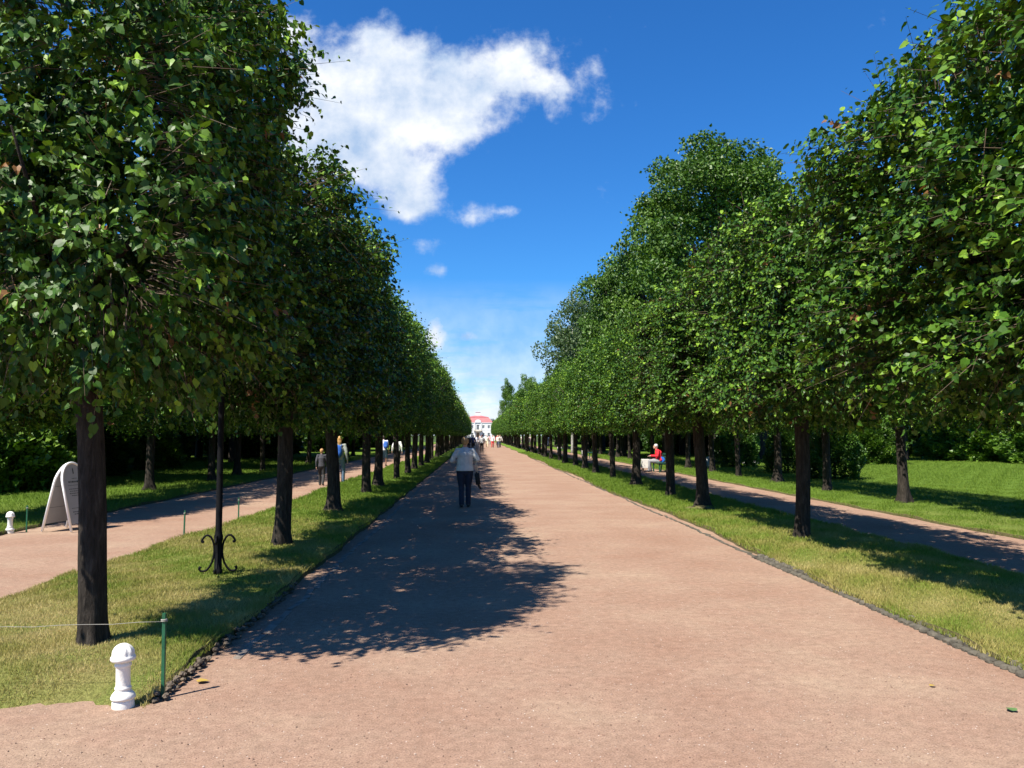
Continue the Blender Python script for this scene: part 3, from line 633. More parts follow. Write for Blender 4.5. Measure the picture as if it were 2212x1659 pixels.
# ragged soil clods along the left lawn's lip
bm = bmesh.new(); r = random.Random(5)
for k in range(170):
    p = (-2.03+r.uniform(-.03,.035), 5.48+r.random()**1.4*4, r.uniform(-.005,.06))
    g_ = bmesh.ops.create_icosphere(bm, subdivisions=2, radius=r.uniform(.008,.024))
    for v in g_['verts']: v.co *= 1+r.uniform(-.3,.3)
    bmesh.ops.scale(bm, vec=(1, 1.5, .8), verts=g_['verts'])
    bmesh.ops.translate(bm, vec=p, verts=g_['verts'])
me = bm_mesh('soil_edge', bm, False); me.materials.append(simple('soil', (.11,.085,.06), .95, .4, 14, .9, .01)); tag(link('soil_edge', me), 'ragged dark soil crumbling from the left lawn edge', 'soil', kind='stuff')
# fallen leaves, counted few
def fallen(x, y, rz, c, lab, s=.07):
    bm = bmesh.new(); T = LEAF_HI[0]; vs = [bm.verts.new((p[0]*s, p[1]*s, .006+abs(p[1])*s*.35)) for p in T]
    for f in LEAF_HI[1]: bm.faces.new([vs[i] for i in f])
    me = bm_mesh('fallen_leaf', bm, True); me.materials.append(c); o = link('fallen_leaf', me, loc=(x, y, .004), rot=(0,0,rz)); tag(o, lab, 'leaf')
M_YL = simple('yellow_leaf', (.38,.26,.05), .6); M_GL = simple('green_leaf', (.09,.16,.05), .6)
fallen(-1.92, 5.88, .4, M_YL, 'yellow fallen leaf in the gutter at the corner of the left lawn', .08)
def at(px, py): d = ray(px, py); t = -H/d.z; return d.x*t, d.y*t
x, y = at(2190, 1540); fallen(x, y, 1.5, M_GL, 'green fallen leaf on the gravel near the right edge', .07)
x, y = at(2010, 1485); fallen(x, y, .3, M_YL, 'small pale leaf scrap on the gravel at lower right', .04)
# ---------------------------------------------------------------- bollards, stakes, rope
def bollard_meshes():
    bm = bmesh.new(); lathe(bm, [(.062,-.03),(.064,.0),(.063,.035),(.060,.048)], 32); base = bm_mesh('base', bm, True)
    bm = bmesh.new(); lathe(bm, [(.060,.046),(.069,.052),(.071,.062),(.064,.078),(.050,.094),(.043,.104),(.047,.110),(.048,.118),(.042,.124),(.0415,.135),(.041,.235),(.044,.241),(.048,.247),(.048,.257),(.042,.262),(.040,.270)], 32)
    shaft = bm_mesh('shaft', bm, True)
    bm = bmesh.new(); prof = [(.040,.268),(.062,.275),(.070,.281),(.072,.292),(.069,.302),(.064,.307)] + [(.064*math.cos(a), .307+.072*math.sin(a)) for a in [R(d) for d in (10,20,30,40,50,60,70,80)]]
    lathe(bm, prof, 48)
    for v in bm.verts:                                     # fluted dome
        if v.co.z > .31:
            a = math.atan2(v.co.y, v.co.x); m = 1+.07*math.cos(a*9)*min(1, (v.co.z-.31)/.02); v.co.x *= m; v.co.y *= m
    cap = bm_mesh('cap', bm, True)
    for m in (base, shaft, cap): m.materials.append(M_WHITE)
    return base, shaft, cap
BM = bollard_meshes()
def bollard(x, y, label, s=1.0, tilt=0):
    o = empty('bollard', (x, y, 0), label, 'bollard', 'white stone bollards at the lawn corners', rz=random.uniform(0, 1), s=s); o.rotation_euler.y = tilt
    for n_, m in zip(('base', 'shaft', 'cap'), BM): link(n_, m, o)
bx, by = at(266, 1527)
bollard(bx, by, 'white stone bollard with fluted domed cap at the near corner of the left lawn', 1.04, R(-1.5))
bx2, by2 = at(21, 1152); bollard(bx2, by2, 'small far white stone bollard left of the folding sign', 1.0)
def stake(x, y, h, label, tilt=0):
    o = empty('stake', (x, y, 0), label, 'stake', 'green rope stakes'); o.rotation_euler.y = tilt
    bm = bmesh.new(); box(bm, (0,0,h/2-.05), (.022,.022,h+.1), bev=.002); me = bm_mesh('post', bm); me.materials.append(M_GREEN); link('post', me, o)
    bm = bmesh.new(); pts = [(.018*math.cos(a), .018*math.sin(a), h-.055+.004*a/3) for a in [k*.6 for k in range(22)]]; tube(bm, pts, .0035, 6)
    me = bm_mesh('wire_loop', bm, True); me.materials.append(M_ROPE); link('wire_loop', me, o)
    return o
sx, sy = at(352, 1509)
stake(sx, sy, .545, 'nearest green square stake beside the white bollard, holding the rope', R(-.5))
stake(-4.3, sy-.15, .52, 'green stake out beyond the left edge where the rope ends')
s3 = at(397, 1165); stake(*s3, .47, 'thin green stake left of the scrolled iron post on the side path edge', R(1))
s4 = at(515, 1127); stake(*s4, .47, 'thin green stake right of the scrolled iron post on the side path edge')
s5 = at(57, 1150); stake(s5[0], s5[1], .47, 'far green stake between the small bollard and the folding sign')
def rope(a, b, sag, label, r=.0017):
    bm = bmesh.new(); a, b = Vector(a), Vector(b); pts = [a.lerp(b, k/14)-Vector((0,0,sag*4*(k/14)*(1-k/14)))+Vector((0,0,.004*math.sin(k*2.2))) for k in range(15)]
    tube(bm, pts, r, 6); me = bm_mesh('rope', bm, True); me.materials.append(M_ROPE); tag(link('rope', me), label, 'rope')
rope((sx, sy, .49), (-4.3, sy-.15, .49), .012, 'pale thin rope running left from the nearest green stake')
#rope((s3[0], s3[1], .42), (bx2+.8, by2, .42), .03, 'thin rope across the left side path behind the near trunk', .0025)
# scrolled iron post
def iron_post():
    x, y = at(470, 1262); o = empty('iron_post', (x, y, .14), 'slim black iron post with four scrolled brackets on the left lawn', 'post')
    bm = bmesh.new(); lathe(bm, [(.05,-.08),(.05,.02),(.042,.03),(.040,.34),(.048,.36),(.050,.40),(.042,.43),(.037,.47),(.034,1.5),(.031,2.9),(.024,3.2)], 16); me = bm_mesh('pole', bm, True); me.materials.append(M_IRON); link('pole', me, o)
    for k in range(4):
        a = R(8+90*k); ca, sa = math.cos(a), math.sin(a)
        prof = [(.185,.045),(.20,.06),(.205,.035),(.185,.012),(.155,.01),(.125,.02),(.095,.055),(.066,.11),(.050,.17),(.043,.23),(.046,.29),(.058,.345),(.080,.39),(.108,.415),(.135,.415),(.160,.395),(.178,.365),(.182,.345),(.168,.335),(.160,.348)]
        pts = []
        for i in range(len(prof)-1):
            for s_ in (0, .5): pts.append(tuple(prof[i][j]+(prof[i+1][j]-prof[i][j])*s_ for j in (0, 1)))
        bm = bmesh.new(); tube(bm, [(p*ca, p*sa, z) for p, z in pts], .012, 8); ball(bm, (.164*ca, .164*sa, .345), .013, 8)
        me = bm_mesh('scroll_bracket', bm, True); me.materials.append(M_IRON); link('scroll_bracket', me, o)
iron_post()
# folding sign
M_PANEL = simple('sign_panel', (.40,.41,.42), .6, .08, 3, 0); M_SIGNFRAME = simple('sign_frame', (.95,.94,.90), .4, .03, 6, 0); M_INK = simple('sign_ink', (.06,.07,.07), .6, 0, 6, 0)
def a_sign():
    o = empty('folding_sign', (*at(126, 1149), 0), 'white folding a-frame sign with rounded top beside the left path', 'sign'); o.location.y += .25; o.location.x += .06; o.rotation_euler.z = R(-9)
    W_, Hs = .66, 1.22; tilt = math.atan(.285/Hs)
    for sg in (-1, 1):
        M_ = Matrix.Rotation(sg*-tilt, 4, 'Y')        # board plane = local YZ, leaning together at the top
        def T(p): v = M_ @ Vector((p[0], p[1], p[2]-Hs*1.0)); return v+Vector((0, 0, Hs*.985))
        out = [(-W_/2, 0), (-W_/2, Hs*.70)] + [(-W_/2*math.cos(a), Hs*.70+Hs*.30*math.sin(a)) for a in [R(10*k) for k in range(1, 18)]] + [(W_/2, Hs*.70), (W_/2, 0)]
        bm = bmesh.new(); tube(bm, [T((0, p[0], p[1])) for p in out], .022, 10, side=(1,0,0)); me = bm_mesh('frame', bm, True); me.materials.append(M_SIGNFRAME); link('frame', me, o)
        bm = bmesh.new(); pl = [(p[0]*.95, .13 if p[1] < .01 else p[1]-.02) for p in out]
        A = [bm.verts.new(T((.006, *p))) for p in pl]; B = [bm.verts.new(T((-.006, *p))) for p in pl]; bm.faces.new(A); bm.faces.new(list(reversed(B)))
        for i in range(len(pl)): j = (i+1) % len(pl); bm.faces.new((A[j], A[i], B[i], B[j]))
        me = bm_mesh('panel', bm); me.materials.append(M_PANEL); pn = link('panel', me, o)
        # faint printed lines and small emblem
        bm = bmesh.new(); rr = random.Random(3)
        def strip(y0_, y1_, z, th, xo):
            vs = [bm.verts.new(T((xo, a, b))) for a, b in ((y0_, z), (y1_, z), (y1_, z+th), (y0_, z+th))]; bm.faces.new(vs)
        xo = sg*.0085
        if sg > 0:
            strip(-.02, .012, 1.02, .09, xo); strip(-.012, .004, 1.11, .02, xo)
            for z, wd, th in ((.93,.14,.012),(.86,.36,.03),(.81,.42,.006),(.74,.40,.013),(.70,.36,.013),(.66,.40,.013),(.62,.3,.013),(.40,.44,.006),(.33,.4,.013),(.29,.34,.013)):
                yy = -wd/2
                while yy < wd/2:
                    l_ = rr.uniform(.012, .05) if th > .01 else wd; strip(yy, min(yy+l_, wd/2), z, th, xo); yy += l_+.012
            for zz, hh in ((.46,.09),): strip(.08, .095, zz, hh, xo); strip(.05, .125, zz, .012, xo); strip(.065,.11,zz+.03,.01,xo)
        else:
            strip(-.30, .30, .80, .006, -xo); strip(-.30, .30, .42, .006, -xo)
        me = bm_mesh('lettering', bm); me.materials.append(M_INK); link('lettering', me, pn)
a_sign()
# ---------------------------------------------------------------- people
def remesh(name, bm, voxel, smooth_it=3):
    me = bpy.data.meshes.new('tmp'); bm.normal_update(); bm.to_mesh(me); bm.free()
    ob = bpy.data.objects.new('tmp', me); C.objects.link(ob)
    m = ob.modifiers.new('r', 'REMESH'); m.mode = 'VOXEL'; m.voxel_size = voxel; m.use_smooth_shade = True
    s = ob.modifiers.new('s', 'SMOOTH'); s.iterations = smooth_it; s.factor = .5
    dg = bpy.context.evaluated_depsgraph_get(); res = bpy.data.meshes.new_from_object(ob.evaluated_get(dg)); res.name = name
    bpy.data.objects.remove(ob); bpy.data.meshes.remove(me); return res
def cap(bm, pts, rad, side=None, first=True):
    tube(bm, pts, rad, 12, side=side)
    for p, r in ((pts[0], rad[0]), (pts[-1], rad[-1]))[0 if first else 1:]:
        r = r if isinstance(r, tuple) else (r, r); ball(bm, p, (r[0], r[1], min(r)), 12)
    for p, r in list(zip(pts, rad))[1:-1]:
        r = r if isinstance(r, tuple) else (r, r); ball(bm, p, (r[0]*.98, r[1]*.98, min(r)*.9), 12)
POSES = { # joints for a figure 1.70 m tall facing +Y
 'walk': dict(pel=(0,0,.93), ch=(0,.0,1.27), nk=(0,.01,1.44), hd=(0,.02,1.59),
   sh=[(-.175,0,1.39),(.175,0,1.39)], el=[(-.225,-.09,1.13),(.225,.06,1.13)], wr=[(-.225,-.05,.88),(.225,.20,.93)],
   hip=[(-.085,0,.91),(.085,0,.91)], kn=[(-.095,.16,.50),(.095,.03,.49)], an=[(-.09,.20,.09),(.09,-.20,.13)], toe=[(-.10,.36,.03),(.10,-.06,.03)]),
 'stride': dict(pel=(0,0,.93), ch=(0,.0,1.27), nk=(0,.01,1.44), hd=(0,.02,1.59),
   sh=[(-.18,0,1.39),(.18,0,1.39)], el=[(-.27,.0,1.14),(.25,-.05,1.13)], wr=[(-.30,.07,.90),(.27,.0,.88)],
   hip=[(-.085,0,.91),(.085,0,.91)], kn=[(-.095,.02,.49),(.10,.13,.50)], an=[(-.09,-.12,.10),(.10,.12,.09)], toe=[(-.10,.03,.03),(.11,.27,.03)]),
 'elbows': dict(pel=(0,0,.93), ch=(0,.0,1.26), nk=(0,.02,1.43), hd=(0,.03,1.58),
   sh=[(-.185,0,1.375),(.185,0,1.375)], el=[(-.31,-.04,1.13),(.31,-.03,1.15)], wr=[(-.20,.18,1.10),(.20,.19,1.10)],
   hip=[(-.085,0,.91),(.085,0,.91)], kn=[(-.085,.04,.49),(.085,.07,.49)], an=[(-.08,-.03,.09),(.085,.06,.09)], toe=[(-.09,.12,.03),(.095,.21,.03)]),
 'sit': dict(pel=(0,0,.52), ch=(0,.05,.86), nk=(0,.12,1.02), hd=(0,.18,1.16),
   sh=[(-.185,.07,.97),(.185,.07,.97)], el=[(-.25,.12,.73),(.25,.12,.73)], wr=[(-.14,.40,.74),(.06,.42,.74)],
   hip=[(-.09,.04,.50),(.09,.04,.50)], kn=[(-.13,.47,.50),(.13,.45,.50)], an=[(-.12,.50,.09),(.12,.40,.09)], toe=[(-.14,.67,.03),(.13,.57,.03)]),
}
cache = {}
def V3(p): return Vector(p)
def body_parts(pose, sleeve, legs, hair, wide, vox):
    key = (pose, sleeve, legs, hair, wide, vox)
    if key in cache: return cache[key]
    J = POSES[pose]; P = {k: ([V3(q) for q in v] if isinstance(v, list) else V3(v)) for k, v in J.items()}
    W = wide; res = {}
    bm = bmesh.new(); X = (1,0,0)
    tors = [P['pel']+Vector((0,0,-.03)), P['pel'].lerp(P['ch'], .4), P['ch'], P['nk']+Vector((0,0,-.06))]
    cap(bm, tors, [(.150*W,.105*W),(.130*W,.095*W),(.150*W,.105*W),(.10,.07)], X)
    cap(bm, [P['nk']+Vector((0,0,-.04)), P['hd']+Vector((0,-.01,-.06))], [.055,.05])
    h = P['hd']; fw = Vector((0,1,0))
    ball(bm, h+Vector((0,-.005,.015)), (.075,.092,.098), 18); ball(bm, h+Vector((0,.028,-.045)), (.056,.062,.062), 14)
    ball(bm, h+Vector((0,.095,-.015)), (.014,.02,.024), 8); ball(bm, h+Vector((0,.083,-.058)), (.026,.012,.010), 8); ball(bm, h+Vector((0,.078,-.09)), (.022,.018,.014), 8)
    ball(bm, h+Vector((-.03,.078,.015)), (.022,.012,.008), 8); ball(bm, h+Vector((.03,.078,.015)), (.022,.012,.008), 8)
    for s in (-1, 1): ball(bm, h+Vector((s*.077,-.003,-.008)), (.012,.018,.03), 8)
    for i in (0, 1):
        sh, el, wr = P['sh'][i], P['el'][i], P['wr'][i]
        cap(bm, [P['nk'].lerp(sh, .4)+Vector((0,0,-.05)), sh, sh.lerp(el, .5), el], [.06,.055,.046,.038]); cap(bm, [el, el.lerp(wr, .35), wr], [.038,.038,.025])
        d = (wr-el).normalized(); 
        if pose in ('elbows','sit'): d = (d+Vector((.25 if i == 0 else -.25, .3, -.3))).normalized()
        s = Vector((1,0,0)) if abs(d.x) < .7 else Vector((0,1,0)); lat = (Vector((0,1,0))-d*d.y).normalized() if abs(d.y) < .8 else Vector((1,0,0)); nr = d.cross(lat)
        inw = nr if (nr.x > 0) == (i == 0) else -nr
        pc = wr+d*.05; cap(bm, [wr, wr+d*.04, wr+d*.085], [(.024,.02),(.036,.018),(.038,.016)], lat)
        for k, (o_, L) in enumerate(((-.030,.060),(-.011,.074),(.009,.080),(.028,.070))):
            b = wr+d*.085+lat*(-o_); f1 = b+d*L*.5+inw*.006; f2 = f1+(d*.8+inw*.6).normalized()*L*.35; f3 = f2+(d*.5+inw*.85).normalized()*L*.25
            tube(bm, [b-d*.02, b, f1, f2, f3], [.0095,.0095,.0088,.008,.0065], 8)
        tb = wr+d*.025+lat*.024; tube(bm, [tb, tb+(d*.5+lat*.75+inw*.2).normalized()*.034, tb+(d*.75+lat*.5+inw*.45).normalized()*.062], [.012,.011,.008], 8)
        hp, kn, an, toe = P['hip'][i], P['kn'][i], P['an'][i], P['toe'][i]
        cap(bm, [hp, hp.lerp(kn, .5), kn], [.088*W,.072*W,.055]); cap(bm, [kn, kn.lerp(an, .35)+Vector((0,-.012,0)), an], [.054,.055,.037])
        cap(bm, [an+Vector((0,-.02,-.04)), toe], [(.036,.036),(.036,.024)])
    res['body'] = remesh('body', bm, vox, 2)
    # top
    bm = bmesh.new()
    cap(bm, [P['pel']+Vector((0,0,-.05 if pose != 'sit' else 0))]+tors[1:3]+[P['nk']+Vector((0,0,-.045))], [(.178*W,.135*W),(.155*W,.122*W),(.170*W,.125*W),(.105,.085)], X, first=False)
    for i in (0, 1):
        sh, el, wr = P['sh'][i], P['el'][i], P['wr'][i]
        cap(bm, [P['nk'].lerp(sh, .45)+Vector((0,0,-.04)), sh, sh.lerp(el, .55)], [.062,.062,.060])
        if sleeve == 'long': cap(bm, [sh.lerp(el, .5), el], [.064,.055]); cap(bm, [el, el.lerp(wr, .5), el.lerp(wr, .93)], [.055,.050,.042])
    res['top'] = remesh('top', bm, vox, 3)
    bm = bmesh.new()
    cap(bm, [P['pel']+Vector((0,0,.05)), P['pel']+Vector((0,0,-.04))], [(.148*W,.115*W),(.158*W,.122*W)], X)
    for i in (0, 1):
        hp, kn, an = P['hip'][i], P['kn'][i], P['an'][i]
        if legs == 'shorts': cap(bm, [hp, hp.lerp(kn, .5), kn.lerp(hp, .08)], [.103*W,.098*W,.088])
        else: cap(bm, [hp, hp.lerp(kn, .5), kn], [.100*W,.086*W,.070]); cap(bm, [kn, kn.lerp(an, .5), an+Vector((0,0,.0))], [.070,.066,.062])
    res['trousers'] = remesh('trousers', bm, vox, 3)
    bm = bmesh.new()
    for i in (0, 1):
        an, toe = P['an'][i], P['toe'][i]
        cap(bm, [an+Vector((0,-.03,-.035)), an.lerp(toe, .5)+Vector((0,0,-.01)), toe+Vector((0,.02,.005))], [(.045,.045),(.048,.038),(.044,.028)], X)
    res['shoes'] = remesh('shoes', bm, vox, 2)
    bm = bmesh.new()
    ball(bm, h+Vector((0,-.018,.028)), (.089,.098,.098), 20)
    if hair == 'long': cap(bm, [h+Vector((0,-.05,.02)), h+Vector((0,-.065,-.09)), h+Vector((0,-.06,-.2))], [(.08,.06),(.078,.045),(.05,.03)], X)
    else: ball(bm, h+Vector((0,-.045,-.025)), (.074,.062,.058), 14)
    for v in bm.verts:
        c = v.co-h
        if c.y > .035 and c.z < .055: v.co.y = h.y+.035+(c.y-.035)*.1
        v.co += Vector((math.sin(c.z*90+c.x*50), math.sin(c.x*80), math.sin(c.y*70)))*.003
    res['hair'] = remesh('hair', bm, vox, 1)
    cache[key] = res; return res
fabric = {}
def fab(c, r=.85):
    if c not in fabric: fabric[c] = simple('cloth', c, r, .12, 12, .3, .01)
    return fabric[c]
def person(x, y, hgt, face, pose, top, trousers, hair, label, sleeve='long', legs='long', hairs='short', wide=1.0, vox=.012, z=0.0, group=None, shoes=(.02,.02,.02), scale_ref=1.7, topmat=None):
    """face: rotation in degrees, 0 = walking away from the camera"""
    vox = vox if y < 60 else .02
    parts = body_parts(pose, sleeve, legs, hairs, wide, vox); o = empty('person', (x, y, z), label, 'person', group, rz=R(face), s=hgt/scale_ref)
    mats = dict(body=M_SKIN, top=topmat or fab(top), trousers=fab(trousers), shoes=fab(shoes, .5), hair=fab(hair, .6))
    for k, me in parts.items():
        if not me.materials: me.materials.append(M_SKIN)
        nm = 'shorts' if (k == 'trousers' and legs == 'shorts') else k
        ob = link(nm, me, o); ob.material_slots[0].link = 'OBJECT'; ob.material_slots[0].material = mats[k]
    return o
wx, wy_ = at(1004, 1096)
person(wx, wy_, 1.66, 2, 'elbows', (.52,.53,.52), (.010,.018,.04), (.36,.22,.09), 'woman seen from behind in a pale jacket and dark jeans walking up the shaded avenue', wide=1.24, vox=.008)
def strap_bag(x, y, z, label, mat, w_=.16, h_=.30):
    o = empty('shoulder_bag', (x, y, z), label, 'bag'); bm = bmesh.new(); box(bm, (0,0,-h_/2), (.11,w_*1.2,h_*1.1), Matrix.Rotation(R(-8), 3, 'Y'), .03); me = bm_mesh('pouch', bm, True); me.materials.append(mat); link('pouch', me, o)
    bm = bmesh.new(); tube(bm, [(.0,-.06,-.02),(-.02,-.05,.25),(-.07,0,.62),(-.06,.05,.25),(0,.06,-.02)], .012, 6, .4); me = bm_mesh('strap', bm, True); me.materials.append(fab((.5,.48,.42))); link('strap', me, o)
    bm = bmesh.new(); tube(bm, [(.02,0,-h_+.02),(.05,0,-h_-.05),(.09,0,-h_-.09)], [.03,.03,.02], 6); me = bm_mesh('cloth_end', bm, True); me.materials.append(mat); link('cloth_end', me, o)
strap_bag(wx+.30, wy_, .82, 'dark shoulder bag hanging at the right side of the woman in the pale jacket', fab((.012,.012,.013)))
x, y = at(694, 1049); person(x, y, 1.24, 3, 'walk', (.05,.05,.06), (.03,.03,.03), (.45,.25,.10), 'small fair haired boy in grey jacket walking up the left side path')
x, y = at(733, 1047); person(x, y, 1.66, -4, 'stride', (.25,.27,.24), (.10,.16,.24), (.45,.25,.08), 'adult in blue jeans with a blue backpack beside the boy on the left path', hairs='long')
def backpack(x, y, z, label, mat, s=1.0):
    o = empty('backpack', (x, y, z), label, 'backpack', s=s); bm = bmesh.new(); ball(bm, (0,0,0), (.15,.09,.23), 18); ball(bm, (0,-.06,-.08), (.11,.06,.11), 12); me = remesh('pouch', bm, .012); me.materials.append(mat); link('pouch', me, o)
    for sg in (-1, 1):
        bm = bmesh.new(); tube(bm, [(sg*.09,.05,.19),(sg*.11,.14,.24),(sg*.12,.24,.12),(sg*.12,.2,-.1),(sg*.1,.06,-.16)], .018, 6, .4); me = bm_mesh('strap', bm, True); me.materials.append(mat); link('strap', me, o)
backpack(x-.03, y-.17, 1.14, 'blue backpack on the adult walking beside the boy', fab((.015,.10,.42)))
x, y = at(829, 1007); person(x, y, 1.68, 0, 'stride', (.70,.70,.78), (.10,.20,.30), (.04,.03,.02), 'person in white t-shirt and denim shorts farther up the left side path', sleeve='short', legs='shorts')
backpack(x+.12, y-.17, 1.16, 'blue backpack on the person in denim shorts', fab((.03,.12,.45)), .95)
x, y = at(858, 1008); person(x, y, 1.60, 0, 'stride', (.78,.78,.75), (.015,.015,.018), (.03,.02,.015), 'person in white top and black trousers right of the one in denim shorts')
# people up the avenue
def stripe():
    t_ = NT('striped_cloth'); wv = t_.N.new('ShaderNodeTexWave'); wv.bands_direction = 'X'; wv.inputs['Scale'].default_value = 4.2; t_.L.new(t_.tc.outputs['Object'], wv.inputs['Vector'])
    t_.col(t_.ramp(wv.outputs[0], [(.45, (.02,.02,.02)), (.55, (.8,.8,.8))])); t_.rough(.85); return t_.m
M_STRIPE = stripe()
crowd = [ # px, feet py, height, face, pose, top, trousers, hair, label
 (1041, 977, 1.74, 0, 'walk', None, (.015,.012,.012), (.10,.03,.02), 'person in black and white striped top and dark trousers ahead of the jacketed woman'),
 (1022, 976, 1.72, 4, 'stride', (.02,.03,.09), (.01,.01,.012), (.03,.02,.02), 'person in navy jacket and black trousers in the shade up the avenue'),
 (1013, 974, 1.66, 0, 'walk', (.02,.02,.02), (.015,.015,.02), (.02,.015,.01), 'dark clothed person partly behind the head of the jacketed woman'),
 (1029, 970, 1.70, 180, 'stride', (.75,.75,.78), (.45,.45,.42), (.10,.07,.04), 'person in white shirt between the navy jacket and the striped top'),
 (1052, 966, 1.66, 180, 'walk', (.78,.74,.62), (.74,.62,.42), (.25,.16,.08), 'person all in cream at the left of the sunlit group'),
 (1064, 967, 1.70, 180, 'stride', (.8,.8,.8), (.60,.03,.04), (.06,.03,.02), 'person in white top and bright red trousers facing the viewer'),
 (1076, 968, 1.72, 178, 'walk', (.75,.70,.6), (.05,.07,.12), (.35,.22,.12), 'person in cream top and dark jeans in the sunlit group at right'),
 (1080, 967, 1.76, 184, 'stride', (.78,.72,.68), (.02,.03,.05), (.05,.03,.02), 'tall person in pale top at the right end of the sunlit group'),
 (1074, 962, 1.72, 180, 'walk', (.60,.05,.05), (.25,.2,.15), (.03,.02,.02), 'person in red top behind the sunlit group'),
 (1058, 960, 1.70, 0, 'stride', (.75,.4,.4), (.3,.3,.3), (.08,.05,.03), 'distant person in pink top before the palace door'),
 (1049, 959, 1.72, 180, 'walk', (.8,.8,.8), (.1,.1,.12), (.02,.02,.02), 'distant person in white top before the palace, left of the pink one'),
 (1037, 958, 1.7, 0, 'walk', (.7,.45,.42), (.2,.2,.25), (.04,.03,.02), 'distant person in salmon top straight below the balcony'),
 (1018, 960, 1.7, 0, 'stride', (.8,.8,.82), (.5,.5,.5), (.1,.07,.05), 'distant person in white at the left of the avenue end'),
 (1008, 962, 1.7, 180, 'walk', (.82,.82,.82), (.4,.4,.4), (.1,.07,.05), 'distant person in bright white beside the last left lindens'),
 (1066, 958, 1.7, 180, 'stride', (.8,.8,.75), (.5,.45,.4), (.04,.03,.02), 'distant person in ivory behind the red trousers'),
]
for px, py, hg, fc, ps, tp, tr, hr, lb in crowd:
    x, y = at(px, py); person(x, y, hg, fc, ps, tp or (.5,.5,.5), tr, hr, lb, topmat=None if tp else M_STRIPE, group='walkers at the far end of the avenue', hairs=random.choice(('short','long')))
side = [ (1295, 968, (.65,.5,.45), (.6,.5,.4), 'far walker in pale clothes between the right hand trunks'), (1146, 964, (.6,.45,.42), (.5,.45,.4), 'far walker in beige seen between the most distant right trunks'),
 (1136, 965, (.03,.12,.6), (.05,.3,.35), 'far walker in bright blue seen between right hand trunks'), (1128, 964, (.75,.7,.66), (.65,.55,.5), 'far walker in cream left of the one in bright blue'),
 (1182, 975, (.06,.09,.16), (.04,.05,.09), 'walker in dark blue dress on the right side path beyond a white bin')]
for k, (px, py, tp, tr, lb) in enumerate(side):
    if k == 0: continue
    Y = F*H/(py-HY); x = px2x(px, Y); sh_ = 'shorts' if k == 4 else 'long'
    X_ = 7.6; Y = X_/(x/Y)                       # they are on the side path
    person(X_, Y, 1.7, 180, 'walk', tp, tr, (.1,.06,.03), lb, sleeve='short', legs=sh_, group='walkers on the right side path')
# seated man, bench, bins
def bench(x, y, rz, label):
    o = empty('park_bench', (x, y, .0), label, 'bench', 'dark benches along the right side path', rz=rz)
    M_ = simple('bench_green', (.012,.07,.045), .5, .2)
    def part(n, f): bm = bmesh.new(); f(bm); me = bm_mesh(n, bm); me.materials.append(M_); link(n, me, o)
    part('seat', lambda bm: [box(bm, (0, -.17+.12*k, .43), (1.6,.095,.035), bev=.006) for k in range(4)])
    part('backrest', lambda bm: [box(bm, (0, -.26-.03*k, .56+.13*k), (1.6,.03,.09), bev=.006) for k in range(3)])
    for sx_ in (-.65, .65):
        def leg(bm): box(bm, (sx_, .17, .205), (.05,.06,.41), bev=.005); box(bm, (sx_, -.22, .41), (.05,.05,.82), Matrix.Rotation(R(6), 3, 'X'), .005); box(bm, (sx_, -.02, .385), (.05,.42,.05), bev=.005)
        part('leg', leg)
def bin_(x, y, label, s=1.0):
    o = empty('litter_bin', (x, y, .02), label, 'litter bin', 'white litter bins along the right side path', rz=R(3), s=s)
    bm = bmesh.new()
    box(bm, (0,0,.10+.22), (.40,.36,.44), bev=.02)
    me = bm_mesh('box', bm); me.materials.append(M_WHITE); link('box', me, o)
    bm = bmesh.new(); box(bm, (0,0,.55), (.34,.30,.015), bev=.004); me = bm_mesh('liner', bm); me.materials.append(fab((.03,.03,.03))); link('liner', me, o)
    for a in (-.15, .15):
        for b in (-.13, .13): bm = bmesh.new(); box(bm, (a, b, .05), (.04,.04,.12), bev=.004); me = bm_mesh('foot', bm); me.materials.append(M_IRON); link('foot', me, o)
mY = 38.2; mx_ = px2x(1424, mY)
bench(mx_+.02, mY, R(90), 'dark green bench carrying the seated man in red')
person(mx_+.0, mY, 1.72, 84, 'sit', (.75,.015,.03), (.28,.28,.29), (.55,.52,.5), 'seated elderly man in red shirt with a walking stick on the path bench', wide=1.3, vox=.01, shoes=(.12,.12,.13))
bm = bmesh.new()
tube(bm, [(0,0,0),(0,0,.76),(.0,.02,.79),(0,.06,.80)], .011, 8); me = bm_mesh('walking_stick', bm, True); me.materials.append(M_IRON)
tag(link('walking_stick', me, loc=(mx_-.50, mY-.02, .0)), 'dark walking stick upright in the hands of the seated man', 'walking stick')
bm = bmesh.new(); tube(bm, [(.0,-.17,.0),(.0,.17,.0)], [(.17,.13),(.17,.13)], 16, side=(1,0,0)); 
me = remesh('jacket', bm, .015); me.materials.append(fab((.02,.14,.60))); tag(link('jacket', me, loc=(mx_+.05, mY-.02, .58), rot=(0,0,R(84+90))), 'bright blue jacket tied round the waist of the seated man', 'jacket')
bin_(px2x(1394, 39.6), 39.6, 'white litter bin right beside the seated man in red')
for px, Y, lb in ((1262, 62, 'white litter bin second beyond the seated man'), (1208, 80, 'white litter bin third beyond the seated man'), (1166, 118, 'white litter bin farthest up the right side path')):
    bin_(px2x(px, Y), Y, lb); bench(px2x(px, Y)+.3, Y-1.3, R(90), 'empty dark bench beside the '+lb)
